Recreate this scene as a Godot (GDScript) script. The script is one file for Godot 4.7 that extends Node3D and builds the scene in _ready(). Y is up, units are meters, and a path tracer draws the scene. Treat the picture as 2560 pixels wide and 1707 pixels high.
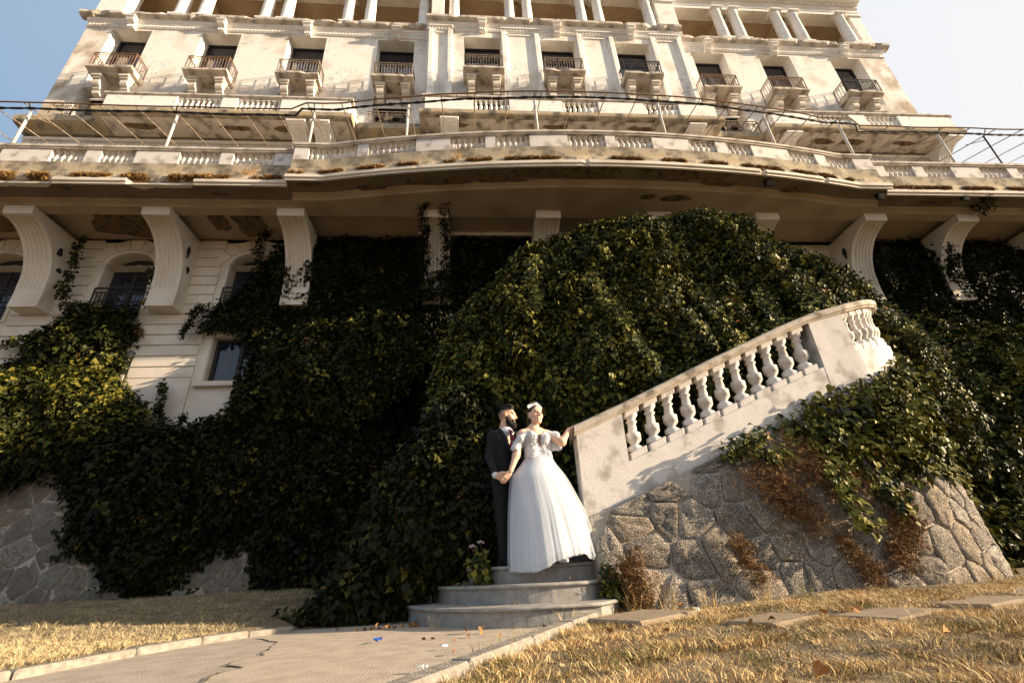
extends Node3D

const ZW := -11.0      # front plane of the two wings
const SKY := 0.39        # brightness of the sky
const ZC := -10.6      # front plane of the middle block
var rng := RandomNumberGenerator.new()
var M := {}
var noise := FastNoiseLite.new()
var taken := {}


# ---------------------------------------------------------------- mesh helper
class MB:
	var st := SurfaceTool.new()
	func _init(smooth := false) -> void:
		st.begin(Mesh.PRIMITIVE_TRIANGLES)
		st.set_color(Color.WHITE)
		st.set_smooth_group(0 if smooth else -1)
	func smooth(on: bool) -> void:
		st.set_smooth_group(0 if on else -1)
	func col(c: Color) -> void:
		st.set_color(c)
	func t(a: Vector3, b: Vector3, c: Vector3) -> void:   # counter-clockwise seen from outside
		st.add_vertex(a); st.add_vertex(c); st.add_vertex(b)
	func q(a: Vector3, b: Vector3, c: Vector3, d: Vector3) -> void:
		t(a, b, c); t(a, c, d)
	func to(a: Vector3, b: Vector3, c: Vector3, out: Vector3) -> void:
		if (b - a).cross(c - a).dot(out) < 0.0: t(a, c, b)
		else: t(a, b, c)
	func qo(a: Vector3, b: Vector3, c: Vector3, d: Vector3, out: Vector3) -> void:
		to(a, b, c, out); to(a, c, d, out)
	func box(c: Vector3, s: Vector3, bs := Basis(), bevel := 0.0) -> void:
		var h := s * 0.5
		var bv := minf(bevel, minf(h.x, minf(h.y, h.z)) * 0.9)
		if bv <= 0.0:
			for ax in 3:
				for sg in [-1.0, 1.0]:
					var n := Vector3.ZERO; n[ax] = sg
					var u := Vector3.ZERO; u[(ax + 1) % 3] = 1.0
					var v := Vector3.ZERO; v[(ax + 2) % 3] = 1.0
					qo(c + bs * ((n - u - v) * h), c + bs * ((n + u - v) * h), c + bs * ((n + u + v) * h), c + bs * ((n - u + v) * h), bs * n)
			return
		var i := h - Vector3.ONE * bv
		for ax in 3:
			var u2 := (ax + 1) % 3
			var v2 := (ax + 2) % 3
			for sg in [-1.0, 1.0]:
				var n := Vector3.ZERO; n[ax] = sg
				var p: Array[Vector3] = []
				for k in [[-1, -1], [1, -1], [1, 1], [-1, 1]]:
					var w := Vector3.ZERO
					w[ax] = sg * h[ax]; w[u2] = k[0] * i[u2]; w[v2] = k[1] * i[v2]
					p.append(c + bs * w)
				qo(p[0], p[1], p[2], p[3], bs * n)
				for s2 in [-1.0, 1.0]:
					var a := Vector3.ZERO; a[ax] = sg * h[ax]; a[u2] = s2 * i[u2]
					var b := Vector3.ZERO; b[ax] = sg * i[ax]; b[u2] = s2 * h[u2]
					var e := Vector3.ZERO; e[v2] = i[v2]
					qo(c + bs * (a - e), c + bs * (b - e), c + bs * (b + e), c + bs * (a + e), bs * (a + b))
		for sx in [-1.0, 1.0]:
			for sy in [-1.0, 1.0]:
				for sz in [-1.0, 1.0]:
					var sgn := Vector3(sx, sy, sz)
					to(c + bs * (sgn * Vector3(h.x, i.y, i.z)), c + bs * (sgn * Vector3(i.x, h.y, i.z)), c + bs * (sgn * Vector3(i.x, i.y, h.z)), bs * sgn)
	func bar(a: Vector3, b: Vector3, r: float) -> void:   # square bar
		var d := (b - a)
		var l := d.length()
		if l < 1e-5: return
		d /= l
		var up := Vector3.UP if absf(d.y) < 0.9 else Vector3.RIGHT
		var x := d.cross(up).normalized()
		box((a + b) * 0.5, Vector3(r * 2, r * 2, l), Basis(x, d.cross(x).normalized(), d))
	func tube(p: PackedVector3Array, r0: float, r1: float, n := 6) -> void:
		smooth(true)
		var prev: Array[Vector3] = []
		var x := Vector3.ZERO
		for i in p.size():
			var d := (p[mini(i + 1, p.size() - 1)] - p[maxi(i - 1, 0)]).normalized()
			if x == Vector3.ZERO: x = d.cross(Vector3.UP if absf(d.y) < 0.9 else Vector3.RIGHT).normalized()
			x = (x - d * x.dot(d)).normalized()
			var y := d.cross(x)
			var r := lerpf(r0, r1, float(i) / maxi(1, p.size() - 1))
			var ring: Array[Vector3] = []
			for k in n:
				var a := TAU * k / n
				ring.append(p[i] + (x * cos(a) + y * sin(a)) * r)
			if prev.size():
				for k in n:
					var k2 := (k + 1) % n
					q(prev[k], prev[k2], ring[k2], ring[k])
			else:
				for k in range(1, n - 1): t(ring[0], ring[k + 1], ring[k])
			prev = ring
		for k in range(1, n - 1): t(prev[0], prev[k], prev[k + 1])
		smooth(false)
	func lathe(prof: Array, c: Vector3, n := 12, tf := Basis()) -> void:   # prof: Vector2(r, y) upwards
		smooth(true)
		for i in prof.size() - 1:
			var a: Vector2 = prof[i]
			var b: Vector2 = prof[i + 1]
			for k in n:
				var f0 := TAU * k / n
				var f1 := TAU * (k + 1) / n
				var p0 := Vector3(cos(f0), 0, sin(f0))
				var p1 := Vector3(cos(f1), 0, sin(f1))
				q(c + tf * (p0 * a.x + Vector3.UP * a.y), c + tf * (p0 * b.x + Vector3.UP * b.y), c + tf * (p1 * b.x + Vector3.UP * b.y), c + tf * (p1 * a.x + Vector3.UP * a.y))
		smooth(false)
	func poly(p: PackedVector3Array, out: Vector3) -> void:  # planar polygon, any shape
		var ax := out.abs().max_axis_index()
		var f := PackedVector2Array()
		for v in p:
			f.append(Vector2(v[(ax + 1) % 3], v[(ax + 2) % 3]))
		var ix := Geometry2D.triangulate_polygon(f)
		for i in range(0, ix.size(), 3):
			to(p[ix[i]], p[ix[i + 1]], p[ix[i + 2]], out)
	func extrude(p: PackedVector3Array, by: Vector3) -> void:  # polygon carried along by
		poly(p, -by)
		var q2 := PackedVector3Array()
		var c := Vector3.ZERO
		for v in p:
			q2.append(v + by); c += v
		c /= p.size()
		poly(q2, by)
		var area := 0.0
		var nn := Vector3.ZERO
		for i in p.size():
			nn += (p[i] - c).cross(p[(i + 1) % p.size()] - c)
		for i in p.size():
			var j := (i + 1) % p.size()
			var out := (p[j] - p[i]).cross(nn)
			qo(p[i], p[j], q2[j], q2[i], out)
	func sweep(secs: Array, closed_ends := true) -> void:   # secs: Array of PackedVector3Array, one section after another
		for i in secs.size() - 1:
			var a: PackedVector3Array = secs[i]
			var b: PackedVector3Array = secs[i + 1]
			for k in a.size() - 1:
				q(a[k], b[k], b[k + 1], a[k + 1])
		if closed_ends:
			var d: Vector3 = secs[1][0] - secs[0][0]
			poly(secs[0], -d)
			d = secs[-1][0] - secs[-2][0]
			poly(secs[-1], d)
	func mesh() -> ArrayMesh:
		st.generate_normals()
		return st.commit()


# ---------------------------------------------------------------- scene helpers
func numbered(called: String) -> String:
	if not taken.has(called):
		taken[called] = 0
		return called
	taken[called] += 1
	return "%s_%03d" % [called, taken[called]]

func obj(called: String, shape, mat: Material, parent: Node = self) -> MeshInstance3D:
	var o := MeshInstance3D.new()
	o.mesh = shape.mesh() if shape is MB else shape
	o.material_override = mat
	if parent == self:
		o.name = numbered(called)
	else:
		o.name = called
	parent.add_child(o, true)
	return o

func tag(o: Node, label: String, category: String, group := "") -> Node:
	o.set_meta("label", label); o.set_meta("category", category)
	if group: o.set_meta("group", group)
	return o

func struct(called: String, shape, mat: Material) -> MeshInstance3D:
	var o := obj(called, shape, mat)
	o.set_meta("kind", "structure")
	return o

func stuff(o: Node) -> Node:
	o.set_meta("kind", "stuff")
	return o

func thing(called: String, label: String, category: String, at := Vector3.ZERO, group := "") -> Node3D:
	var o := Node3D.new()
	o.name = numbered(called)
	o.position = at
	add_child(o)
	tag(o, label, category, group)
	return o

func part(called: String, parent: Node3D, at := Vector3.ZERO) -> Node3D:
	var o := Node3D.new()
	o.name = called
	o.position = at
	parent.add_child(o, true)
	return o

func clone(m: MeshInstance3D, called: String, parent: Node, tf: Transform3D) -> MeshInstance3D:
	var o := MeshInstance3D.new()
	o.mesh = m.mesh
	o.material_override = m.material_override
	o.name = called
	o.transform = tf
	parent.add_child(o, true)
	return o

func lin(r: float, g: float, b: float) -> Color:
	return Color(r, g, b).linear_to_srgb()

func V(x: float, y: float, z: float) -> Vector3:
	return Vector3(x, y, z)


# ---------------------------------------------------------------- materials
func noise_bytes(size: int, freq: float, oct: int, sd: int, kind := FastNoiseLite.TYPE_SIMPLEX_SMOOTH, cell := false) -> PackedByteArray:
	var n := FastNoiseLite.new()
	n.seed = sd; n.frequency = freq; n.noise_type = kind
	n.fractal_octaves = oct
	if cell:
		n.noise_type = FastNoiseLite.TYPE_CELLULAR
		n.cellular_return_type = FastNoiseLite.RETURN_DISTANCE
		n.fractal_type = FastNoiseLite.FRACTAL_NONE
	var im := n.get_seamless_image(size, size, false, false, 0.12)
	im.convert(Image.FORMAT_L8)
	return im.get_data()

func blend_tex(size: int, a: PackedByteArray, ca: Gradient, b: PackedByteArray, lo: float, hi: float) -> ImageTexture:
	# colour from the coarse pattern a, made lighter and darker by the fine pattern b
	var la := PackedByteArray()
	for i in 256:
		var c := ca.sample(i / 255.0).linear_to_srgb()
		la.append_array([int(c.r * 255), int(c.g * 255), int(c.b * 255)])
	var lb := PackedFloat32Array()
	for i in 256: lb.append(lerpf(lo, hi, i / 255.0))
	var out := PackedByteArray()
	out.resize(size * size * 3)
	for i in size * size:
		var k := a[i] * 3
		var m := lb[b[i]]
		out[i * 3] = mini(255, int(la[k] * m))
		out[i * 3 + 1] = mini(255, int(la[k + 1] * m))
		out[i * 3 + 2] = mini(255, int(la[k + 2] * m))
	return ImageTexture.create_from_image(Image.create_from_data(size, size, false, Image.FORMAT_RGB8, out))

func grey_tex(size: int, a: PackedByteArray) -> ImageTexture:
	return ImageTexture.create_from_image(Image.create_from_data(size, size, false, Image.FORMAT_L8, a))

func normal_tex(size: int, a: PackedByteArray, k: float) -> ImageTexture:
	var im := Image.create_from_data(size, size, false, Image.FORMAT_L8, a)
	im.convert(Image.FORMAT_RGBA8)
	im.bump_map_to_normal_map(k)
	return ImageTexture.create_from_image(im)

func grad(stops: Array) -> Gradient:
	var g := Gradient.new()
	var o := PackedFloat32Array()
	var c := PackedColorArray()
	for s in stops:
		o.append(s[0]); c.append(Color(s[1], s[2], s[3]))
	g.offsets = o; g.colors = c
	return g

func mat(called: String, c: Color, rough := 0.85, tex: Texture2D = null, scale := 1.0, nrm: Texture2D = null, nscale := 1.0, vcol := false) -> StandardMaterial3D:
	var m := StandardMaterial3D.new()
	m.resource_name = called
	m.albedo_color = c
	m.roughness = rough
	m.metallic_specular = 0.4
	if tex or nrm:
		m.uv1_triplanar = true
		m.uv1_world_triplanar = true
		m.uv1_scale = Vector3.ONE * scale
	if tex: m.albedo_texture = tex
	if nrm:
		m.normal_enabled = true
		m.normal_texture = nrm
		m.normal_scale = nscale
	m.vertex_color_use_as_albedo = vcol
	M[called] = m
	return m

func make_materials() -> void:
	var S := 512
	var big := noise_bytes(S, 0.006, 5, 11)
	var mid := noise_bytes(S, 0.02, 4, 12)
	var fine := noise_bytes(S, 0.11, 3, 13)
	var grain := noise_bytes(S, 0.35, 2, 14)
	var pits := noise_bytes(S, 0.07, 1, 15, FastNoiseLite.TYPE_SIMPLEX, true)
	var n_fine := normal_tex(S, fine, 3.0)
	var n_mid := normal_tex(S, mid, 6.0)
	var n_grain := normal_tex(S, grain, 2.5)
	# plaster: white to cream, grey and brown where it has weathered
	var line := noise_bytes(S, 0.011, 5, 41)
	var where := noise_bytes(S, 0.008, 2, 42)
	var crackle := fine.duplicate()
	for i in S * S:
		if absi(line[i] - 128) < 2 and where[i] > 120: crackle[i] = 0
		else: crackle[i] = 175 + fine[i] / 8
	var plaster := blend_tex(S, big, grad([[0.0, 0.56, 0.5, 0.42], [0.22, 0.74, 0.69, 0.62], [0.36, 0.81, 0.78, 0.73], [0.7, 0.84, 0.81, 0.77], [1.0, 0.76, 0.7, 0.62]]), crackle, 0.6, 1.14)
	mat("plaster", Color.WHITE, 0.9, plaster, 0.16, n_grain, 0.12, true)
	var cream := blend_tex(S, big, grad([[0.0, 0.5, 0.43, 0.34], [0.35, 0.64, 0.57, 0.48], [0.6, 0.7, 0.64, 0.56], [1.0, 0.68, 0.6, 0.5]]), grain, 0.94, 1.04)
	mat("cream", Color.WHITE, 0.88, cream, 0.3, n_grain, 0.25)
	mat("soffit", lin(0.62, 0.54, 0.45), 0.9, cream, 0.22, n_grain, 0.3)  # weathered cream, with the shade under the terrace darkened into its colour
	mat("loggia_cream", lin(0.85, 0.72, 0.55), 0.9, cream, 0.25, n_grain, 0.3)
	var dirty := blend_tex(S, big, grad([[0.0, 0.14, 0.12, 0.09], [0.3, 0.36, 0.31, 0.25], [0.45, 0.58, 0.51, 0.43], [0.7, 0.7, 0.63, 0.55], [1.0, 0.6, 0.5, 0.38]]), fine, 0.78, 1.1)
	mat("dirty", Color.WHITE, 0.92, dirty, 0.6, n_fine, 0.5, true)
	var mossy := blend_tex(S, big, grad([[0.0, 0.1, 0.09, 0.07], [0.3, 0.24, 0.2, 0.14], [0.45, 0.4, 0.34, 0.25], [0.6, 0.48, 0.4, 0.29], [0.75, 0.46, 0.34, 0.18], [1.0, 0.56, 0.48, 0.37]]), fine, 0.75, 1.15)
	mat("mossy", Color.WHITE, 0.95, mossy, 0.5, n_fine, 0.8)
	mat("bare", lin(0.42, 0.36, 0.29), 0.97, mossy, 1.1, n_mid, 1.5)
	var stucco := blend_tex(S, big, grad([[0.0, 0.34, 0.3, 0.26], [0.28, 0.52, 0.48, 0.44], [0.42, 0.68, 0.64, 0.6], [1.0, 0.74, 0.7, 0.66]]), fine, 0.86, 1.06)
	mat("stucco", Color.WHITE, 0.88, stucco, 0.8, n_grain, 0.25)
	mat("coping", lin(0.86, 0.84, 0.8), 0.9, dirty, 1.1, n_fine, 0.5)
	var stone := blend_tex(S, fine, grad([[0.0, 0.26, 0.22, 0.175], [0.34, 0.5, 0.44, 0.36], [0.45, 0.72, 0.65, 0.56], [1.0, 0.84, 0.77, 0.68]]), mid, 0.85, 1.15)
	for i in 3:
		var m := mat("stone%d" % i, [lin(0.95, 0.95, 0.95), lin(0.78, 0.76, 0.74), lin(1.0, 0.93, 0.84)][i], 0.95, stone, 0.95 + 0.1 * i, normal_tex(S, fine, 9.0) if i == 0 else M["stone0"].normal_texture, 1.6)
		m.uv1_offset = Vector3(0.3 * i, 0.1 * i, 0.2)
	var pit := PackedByteArray()
	for i in S * S: pit.append(clampi(int(255.0 * (0.4 * smoothstep(0.3, 0.6, fine[i] / 255.0) + 0.45 * smoothstep(0.25, 0.7, grain[i] / 255.0) + 0.15 * mid[i] / 255.0)), 0, 255))
	var pit_tex := grey_tex(S, pit)
	for i in 3:
		M["stone%d" % i].heightmap_enabled = true
		M["stone%d" % i].heightmap_texture = pit_tex
		M["stone%d" % i].heightmap_scale = 4.0
	mat("mortar", lin(0.5, 0.44, 0.37), 0.95, blend_tex(S, fine, grad([[0.0, 0.6, 0.6, 0.6], [1.0, 1.0, 1.0, 1.0]]), grain, 0.8, 1.1), 0.9, n_fine, 1.2)
	var granite := blend_tex(S, grain, grad([[0.0, 0.08, 0.077, 0.072], [0.4, 0.2, 0.19, 0.175], [0.52, 0.35, 0.33, 0.3], [1.0, 0.6, 0.565, 0.515]]), mid, 0.82, 1.12)
	mat("granite", Color.WHITE, 0.6, granite, 0.7, n_grain, 0.2)
	var asphalt := blend_tex(S, mid, grad([[0.0, 0.3, 0.255, 0.205], [0.4, 0.36, 0.305, 0.245], [0.6, 0.39, 0.33, 0.27], [1.0, 0.43, 0.365, 0.3]]), grain, 0.86, 1.1)
	mat("asphalt", Color.WHITE, 0.93, asphalt, 0.37, n_grain, 0.25)
	mat("asphalt_patch", lin(1.12, 1.1, 1.06), 0.93, asphalt, 0.43, n_grain, 0.25)
	var kerb := blend_tex(S, mid, grad([[0.0, 0.16, 0.14, 0.115], [0.5, 0.3, 0.265, 0.225], [1.0, 0.4, 0.36, 0.31]]), grain, 0.8, 1.1)
	mat("kerb", Color.WHITE, 0.9, kerb, 1.1, n_fine, 0.8)
	var soil := blend_tex(S, fine, grad([[0.0, 0.07, 0.055, 0.035], [0.5, 0.17, 0.13, 0.08], [1.0, 0.3, 0.23, 0.14]]), mid, 0.8, 1.15)
	mat("soil", Color.WHITE, 0.97, soil, 0.9, n_fine, 1.5)
	mat("rust", Color.WHITE, 0.8, blend_tex(S, mid, grad([[0.0, 0.06, 0.03, 0.018], [0.45, 0.13, 0.07, 0.04], [0.6, 0.24, 0.14, 0.08], [1.0, 0.5, 0.4, 0.3]]), fine, 0.8, 1.2), 2.2)
	mat("iron", lin(0.025, 0.024, 0.024), 0.6)
	mat("worn_iron", Color.WHITE, 0.75, blend_tex(S, mid, grad([[0.0, 0.03, 0.025, 0.02], [0.5, 0.13, 0.09, 0.06], [0.65, 0.5, 0.42, 0.33], [1.0, 0.66, 0.58, 0.48]]), fine, 0.8, 1.2), 2.5)
	mat("white_pipe", Color.WHITE, 0.6, blend_tex(S, mid, grad([[0.0, 0.2, 0.11, 0.06], [0.28, 0.55, 0.5, 0.45], [1.0, 0.72, 0.7, 0.68]]), fine, 0.9, 1.05), 2.0)
	mat("cable", lin(0.012, 0.012, 0.013), 0.55)
	mat("frame", lin(0.03, 0.026, 0.024), 0.55)
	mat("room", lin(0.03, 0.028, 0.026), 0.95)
	mat("curtain", lin(0.22, 0.22, 0.22), 0.9)
	var glass := mat("glass", Color(0.04, 0.09, 0.2, 0.5), 0.04)  # blue of the reflected sky put into the tint
	glass.transparency = BaseMaterial3D.TRANSPARENCY_ALPHA
	glass.metallic_specular = 0.9
	var leaf := mat("ivy", Color.WHITE, 0.5, null, 1.0, null, 1.0, true)
	leaf.metallic_specular = 0.25
	leaf.cull_mode = BaseMaterial3D.CULL_DISABLED
	leaf.backlight_enabled = true
	leaf.backlight = Color(0.16, 0.15, 0.02)
	mat("stem", lin(0.012, 0.011, 0.007), 0.95)  # near-black of the sheet that paints shade behind the ivy leaves
	mat("twig", lin(0.09, 0.06, 0.035), 0.9)
	var straw := mat("straw", Color.WHITE, 0.8, null, 1.0, null, 1.0, true)
	straw.cull_mode = BaseMaterial3D.CULL_DISABLED
	straw.backlight_enabled = true
	straw.backlight = Color(0.2, 0.14, 0.05)
	var skin := mat("skin", Color.WHITE, 0.5, null, 1.0, null, 1.0, true)
	skin.subsurf_scatter_enabled = true
	skin.subsurf_scatter_strength = 0.08
	mat("suit", lin(0.011, 0.0125, 0.015), 0.8, blend_tex(S, grain, grad([[0.0, 0.7, 0.7, 0.7], [1.0, 1.0, 1.0, 1.0]]), mid, 0.9, 1.1), 3.0, n_mid, 0.35)
	mat("vest", lin(0.013, 0.014, 0.017), 0.75)
	mat("shirt", lin(0.66, 0.66, 0.7), 0.8)
	mat("tie", lin(0.13, 0.006, 0.02), 0.45)
	mat("metal", lin(0.8, 0.78, 0.74), 0.25)
	mat("leather", lin(0.008, 0.008, 0.008), 0.35)
	mat("beard", lin(0.012, 0.009, 0.007), 0.85, null, 1.0, n_grain, 1.0)
	var hair := mat("hair", lin(0.055, 0.024, 0.012), 0.5, blend_tex(S, noise_bytes(S, 0.05, 3, 31), grad([[0.0, 0.45, 0.45, 0.45], [1.0, 1.0, 1.0, 1.0]]), fine, 0.8, 1.2), 3.0)
	hair.uv1_scale = Vector3(14, 1.2, 14)
	mat("lace", lin(0.66, 0.66, 0.69), 0.8, null, 1.0, n_mid, 0.4)
	mat("satin", lin(0.6, 0.61, 0.64), 0.7)
	var tulle := mat("tulle", Color(0.84, 0.87, 0.9, 0.3), 0.9)
	tulle.transparency = BaseMaterial3D.TRANSPARENCY_ALPHA
	tulle.cull_mode = BaseMaterial3D.CULL_DISABLED
	var tulle2 := mat("sheer", Color(0.84, 0.86, 0.89, 0.65), 0.9)
	tulle2.transparency = BaseMaterial3D.TRANSPARENCY_ALPHA
	tulle2.cull_mode = BaseMaterial3D.CULL_DISABLED
	mat("crystal", lin(0.85, 0.86, 0.9), 0.15)
	mat("eye_dark", lin(0.012, 0.008, 0.006), 0.25)
	mat("lip", lin(0.3, 0.07, 0.06), 0.45)
	mat("blue_film", lin(0.01, 0.06, 0.35), 0.35)
	mat("paper", lin(0.8, 0.8, 0.78), 0.8)
	mat("orange_bit", lin(0.45, 0.13, 0.03), 0.7)
	mat("petal", lin(0.5, 0.36, 0.35), 0.7)
	mat("slab", lin(0.75, 0.68, 0.58), 0.95, asphalt, 0.9, n_grain, 0.8)


# ---------------------------------------------------------------- the building
func wall_stain(x: float, y: float) -> Color:
	var n := noise.get_noise_2d(x * 260.0, y * 22.0) + 0.5 * noise.get_noise_2d(x * 220.0, y * 220.0)
	var c := Color(1, 0.985, 0.965)
	# grey run-off band where the little balconies throw the rain
	var band := exp(-pow((y - 15.25 - 0.25 * noise.get_noise_2d(x * 90.0, 7.0)) / 0.45, 2.0))
	var g := clampf(band * (0.55 + 1.1 * n), 0.0, 0.8)
	c = c.lerp(Color(0.5, 0.49, 0.48), g)
	# brown lichen at the two corners
	var edge := clampf(1.0 - (x + 13.45) / 1.6, 0.0, 1.0) + clampf(1.0 - (17.0 - x) / 1.7, 0.0, 1.0)
	var l := clampf(edge * (0.2 + 1.6 * noise.get_noise_2d(x * 150.0 + 40.0, y * 100.0) + 0.35 * (17.5 - y) / 4.0), 0.0, 0.75)
	c = c.lerp(Color(0.4, 0.28, 0.16), l)
	# streaks running down from the cornice and the sills
	var run := clampf((y - 17.3) / 1.3, 0.0, 1.0) + clampf((y - 14.2) / 1.0, 0.0, 1.0) * clampf((15.5 - y) / 0.3, 0.0, 1.0)
	c = c.lerp(Color(0.6, 0.52, 0.42), clampf(run * (0.15 - 1.1 * n), 0.0, 0.55))
	return c

func wall(b: MB, x0: float, x1: float, y0: float, y1: float, z: float, holes: Array, depth: float, step := 0.3) -> void:
	var xs: Array = [x0, x1]
	var ys: Array = [y0, y1]
	for i in range(1, int((x1 - x0) / step)): xs.append(x0 + i * (x1 - x0) / int((x1 - x0) / step))
	for i in range(1, int((y1 - y0) / step)): ys.append(y0 + i * (y1 - y0) / int((y1 - y0) / step))
	for h in holes:
		xs.append_array([h[0], h[1]]); ys.append_array([h[2], h[3]])
	xs.sort(); ys.sort()
	for i in xs.size() - 1:
		if xs[i + 1] - xs[i] < 1e-4: continue
		for j in ys.size() - 1:
			if ys[j + 1] - ys[j] < 1e-4: continue
			var cx: float = (xs[i] + xs[i + 1]) * 0.5
			var cy: float = (ys[j] + ys[j + 1]) * 0.5
			var skip := false
			for h in holes:
				if cx > h[0] and cx < h[1] and cy > h[2] and cy < h[3]: skip = true
			if skip: continue
			var p := [V(xs[i], ys[j], z), V(xs[i + 1], ys[j], z), V(xs[i + 1], ys[j + 1], z), V(xs[i], ys[j + 1], z)]
			for k in [0, 2, 1, 0, 3, 2]:
				b.col(wall_stain(p[k].x, p[k].y))
				b.st.add_vertex(p[k])
	b.col(Color.WHITE)
	for h in holes:
		var d := V(0, 0, -depth)
		var a := V(h[0], h[2], z)
		var c := V(h[1], h[2], z)
		var e := V(h[1], h[3], z)
		var f := V(h[0], h[3], z)
		b.qo(a, f, f + d, a + d, Vector3.RIGHT)
		b.qo(c, e, e + d, c + d, Vector3.LEFT)
		b.qo(f, e, e + d, f + d, Vector3.DOWN)
		b.qo(a, c, c + d, a + d, Vector3.UP)

func window(parent: Node3D, x: float, y0: float, y1: float, w: float, z: float, transom := 0.72, curtain := false) -> void:
	# two casements under a fixed light
	var f := MB.new()
	var t := 0.05
	f.box(V(x - w / 2 + t / 2, (y0 + y1) / 2, z), V(t, y1 - y0, 0.08))
	f.box(V(x + w / 2 - t / 2, (y0 + y1) / 2, z), V(t, y1 - y0, 0.08))
	f.box(V(x, y1 - t / 2, z), V(w - 2 * t, t, 0.08))
	f.box(V(x, y0 + 0.09, z), V(w - 2 * t, 0.18, 0.07))
	var yt := lerpf(y0, y1, transom)
	f.box(V(x, yt, z), V(w - 2 * t, 0.07, 0.08))
	f.box(V(x, (y0 + 0.18 + yt - 0.035) / 2, z), V(0.09, yt - y0 - 0.215, 0.075))
	var wn := obj("window", f, M.frame, parent)
	for k in [[x - w / 4, y0 + 0.18, yt - 0.035, w / 2 - 0.095], [x + w / 4, y0 + 0.18, yt - 0.035, w / 2 - 0.095], [x, yt + 0.035, y1 - t, w - 2 * t]]:
		var g := MB.new()
		g.box(V(k[0], (k[1] + k[2]) / 2, z - 0.01), V(k[3], k[2] - k[1], 0.01))
		obj("pane", g, M.glass, wn)
	if curtain:
		var c := MB.new()
		c.box(V(x - w * 0.3, (y0 + yt) / 2, z - 0.12), V(w * 0.28, yt - y0 - 0.1, 0.02))
		obj("curtain", c, M.curtain, wn)

func moulding(b: MB, x0: float, x1: float, z: float, prof: Array, jit := 0.0, n := 1) -> void:  # prof: Vector2(out, y), from the wall outwards and up
	var secs := []
	for i in n + 1:
		var x := lerpf(x0, x1, float(i) / n)
		var s := PackedVector3Array()
		for k in prof.size():
			var p: Vector2 = prof[k]
			var j := 0.0
			if jit > 0.0 and k > 0 and k < prof.size() - 1: j = jit * minf(0.0, noise.get_noise_3d(x * 130.0, p.y * 200.0, z * 10.0) + 0.15) * 2.4
			s.append(V(x, p.y + j * 0.25 * (1.0 if k % 2 else -1.0), z + p.x + j))
		secs.append(s)
	b.sweep(secs)

func terr(x: float, l: float, c: float, amp: float, r: float) -> float:
	if x < -4.4: return l
	if x > 11.25: return r
	return c + amp * maxf(0.0, 1.0 - pow((x - 3.4) / 6.9, 2.0))

func zpar(x: float) -> float: return terr(x, -9.03, -8.82, 0.58, -9.05)
func zlip(x: float) -> float: return terr(x, -8.8, -8.6, 0.6, -8.82)
func zinn(x: float) -> float: return terr(x, -9.5, -9.22, 0.57, -9.5)

func corbel_mesh(w: float, top: float, foot: float, proj: float, small: float, flutes := 5) -> MB:
	# a scroll bracket with fluted front; local: x across, y up from foot, z out from the wall
	var b := MB.new()
	var prof: Array[Vector2] = []
	var h := top - foot
	prof.append(Vector2(proj, h)); prof.append(Vector2(proj, h * 0.955)); prof.append(Vector2(proj - 0.02, h * 0.91))
	for i in 15:
		var u := cos(i / 14.0 * PI / 2.0) 
		prof.append(Vector2(small + (proj - 0.03 - small) * (1.0 - sqrt(maxf(0.0, 1.0 - u * u))), h * (0.3 + 0.6 * u)))
	prof.append(Vector2(small - 0.015, h * 0.2)); prof.append(Vector2(small - 0.01, h * 0.1)); prof.append(Vector2(small, 0.0))
	var side := PackedVector3Array()
	var side2 := PackedVector3Array()
	side.append(V(-w / 2, 0, 0)); side2.append(V(w / 2, 0, 0))
	for i in range(prof.size() - 1, -1, -1):
		side.append(V(-w / 2, prof[i].y, prof[i].x)); side2.append(V(w / 2, prof[i].y, prof[i].x))
	side.append(V(-w / 2, h, 0)); side2.append(V(w / 2, h, 0))
	b.poly(side, Vector3.LEFT); b.poly(side2, Vector3.RIGHT)
	b.qo(V(-w / 2, 0, 0), V(w / 2, 0, 0), V(w / 2, 0, small), V(-w / 2, 0, small), Vector3.DOWN)
	b.qo(V(-w / 2, h, 0), V(w / 2, h, 0), V(w / 2, h, proj), V(-w / 2, h, proj), Vector3.UP)
	# front strip with grooves
	var xs: Array[float] = [-w / 2]
	var gd: Array[float] = [0.0]
	var pitch := w * 0.8 / flutes
	for f in flutes:
		var cx := -w * 0.4 + pitch * (f + 0.5)
		for k in 5:
			var a := -1.0 + k * 0.5
			xs.append(cx + a * pitch * 0.33)
			gd.append(sqrt(maxf(0.0, 1.0 - a * a)) * pitch * 0.3)
	xs.append(w / 2); gd.append(0.0)
	var rows := []
	# denser rows so that the flutes end roundly
	var pr: Array[Vector2] = []
	for i in prof.size() - 1:
		var nn := 2 if prof[i].distance_to(prof[i + 1]) > 0.07 else 1
		for k in nn: pr.append(prof[i].lerp(prof[i + 1], float(k) / nn))
	pr.append(prof[-1])
	for i in pr.size():
		var dn: Vector2 = (pr[maxi(i - 1, 0)] - pr[mini(i + 1, pr.size() - 1)]).normalized()
		var nrm := Vector2(dn.y, -dn.x)
		var on := clampf((h * 0.9 - pr[i].y) / 0.02, 0.0, 1.0) * clampf((pr[i].y - h * 0.23) / 0.03, 0.0, 1.0)
		var row: Array[Vector3] = []
		for k in xs.size():
			var p := pr[i] - nrm * gd[k] * on
			row.append(V(xs[k], p.y, p.x))
		rows.append(row)
	for i in rows.size() - 1:
		for k in xs.size() - 1:
			b.qo(rows[i][k], rows[i][k + 1], rows[i + 1][k + 1], rows[i + 1][k], V(0, 0.2, 1))
	return b

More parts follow.
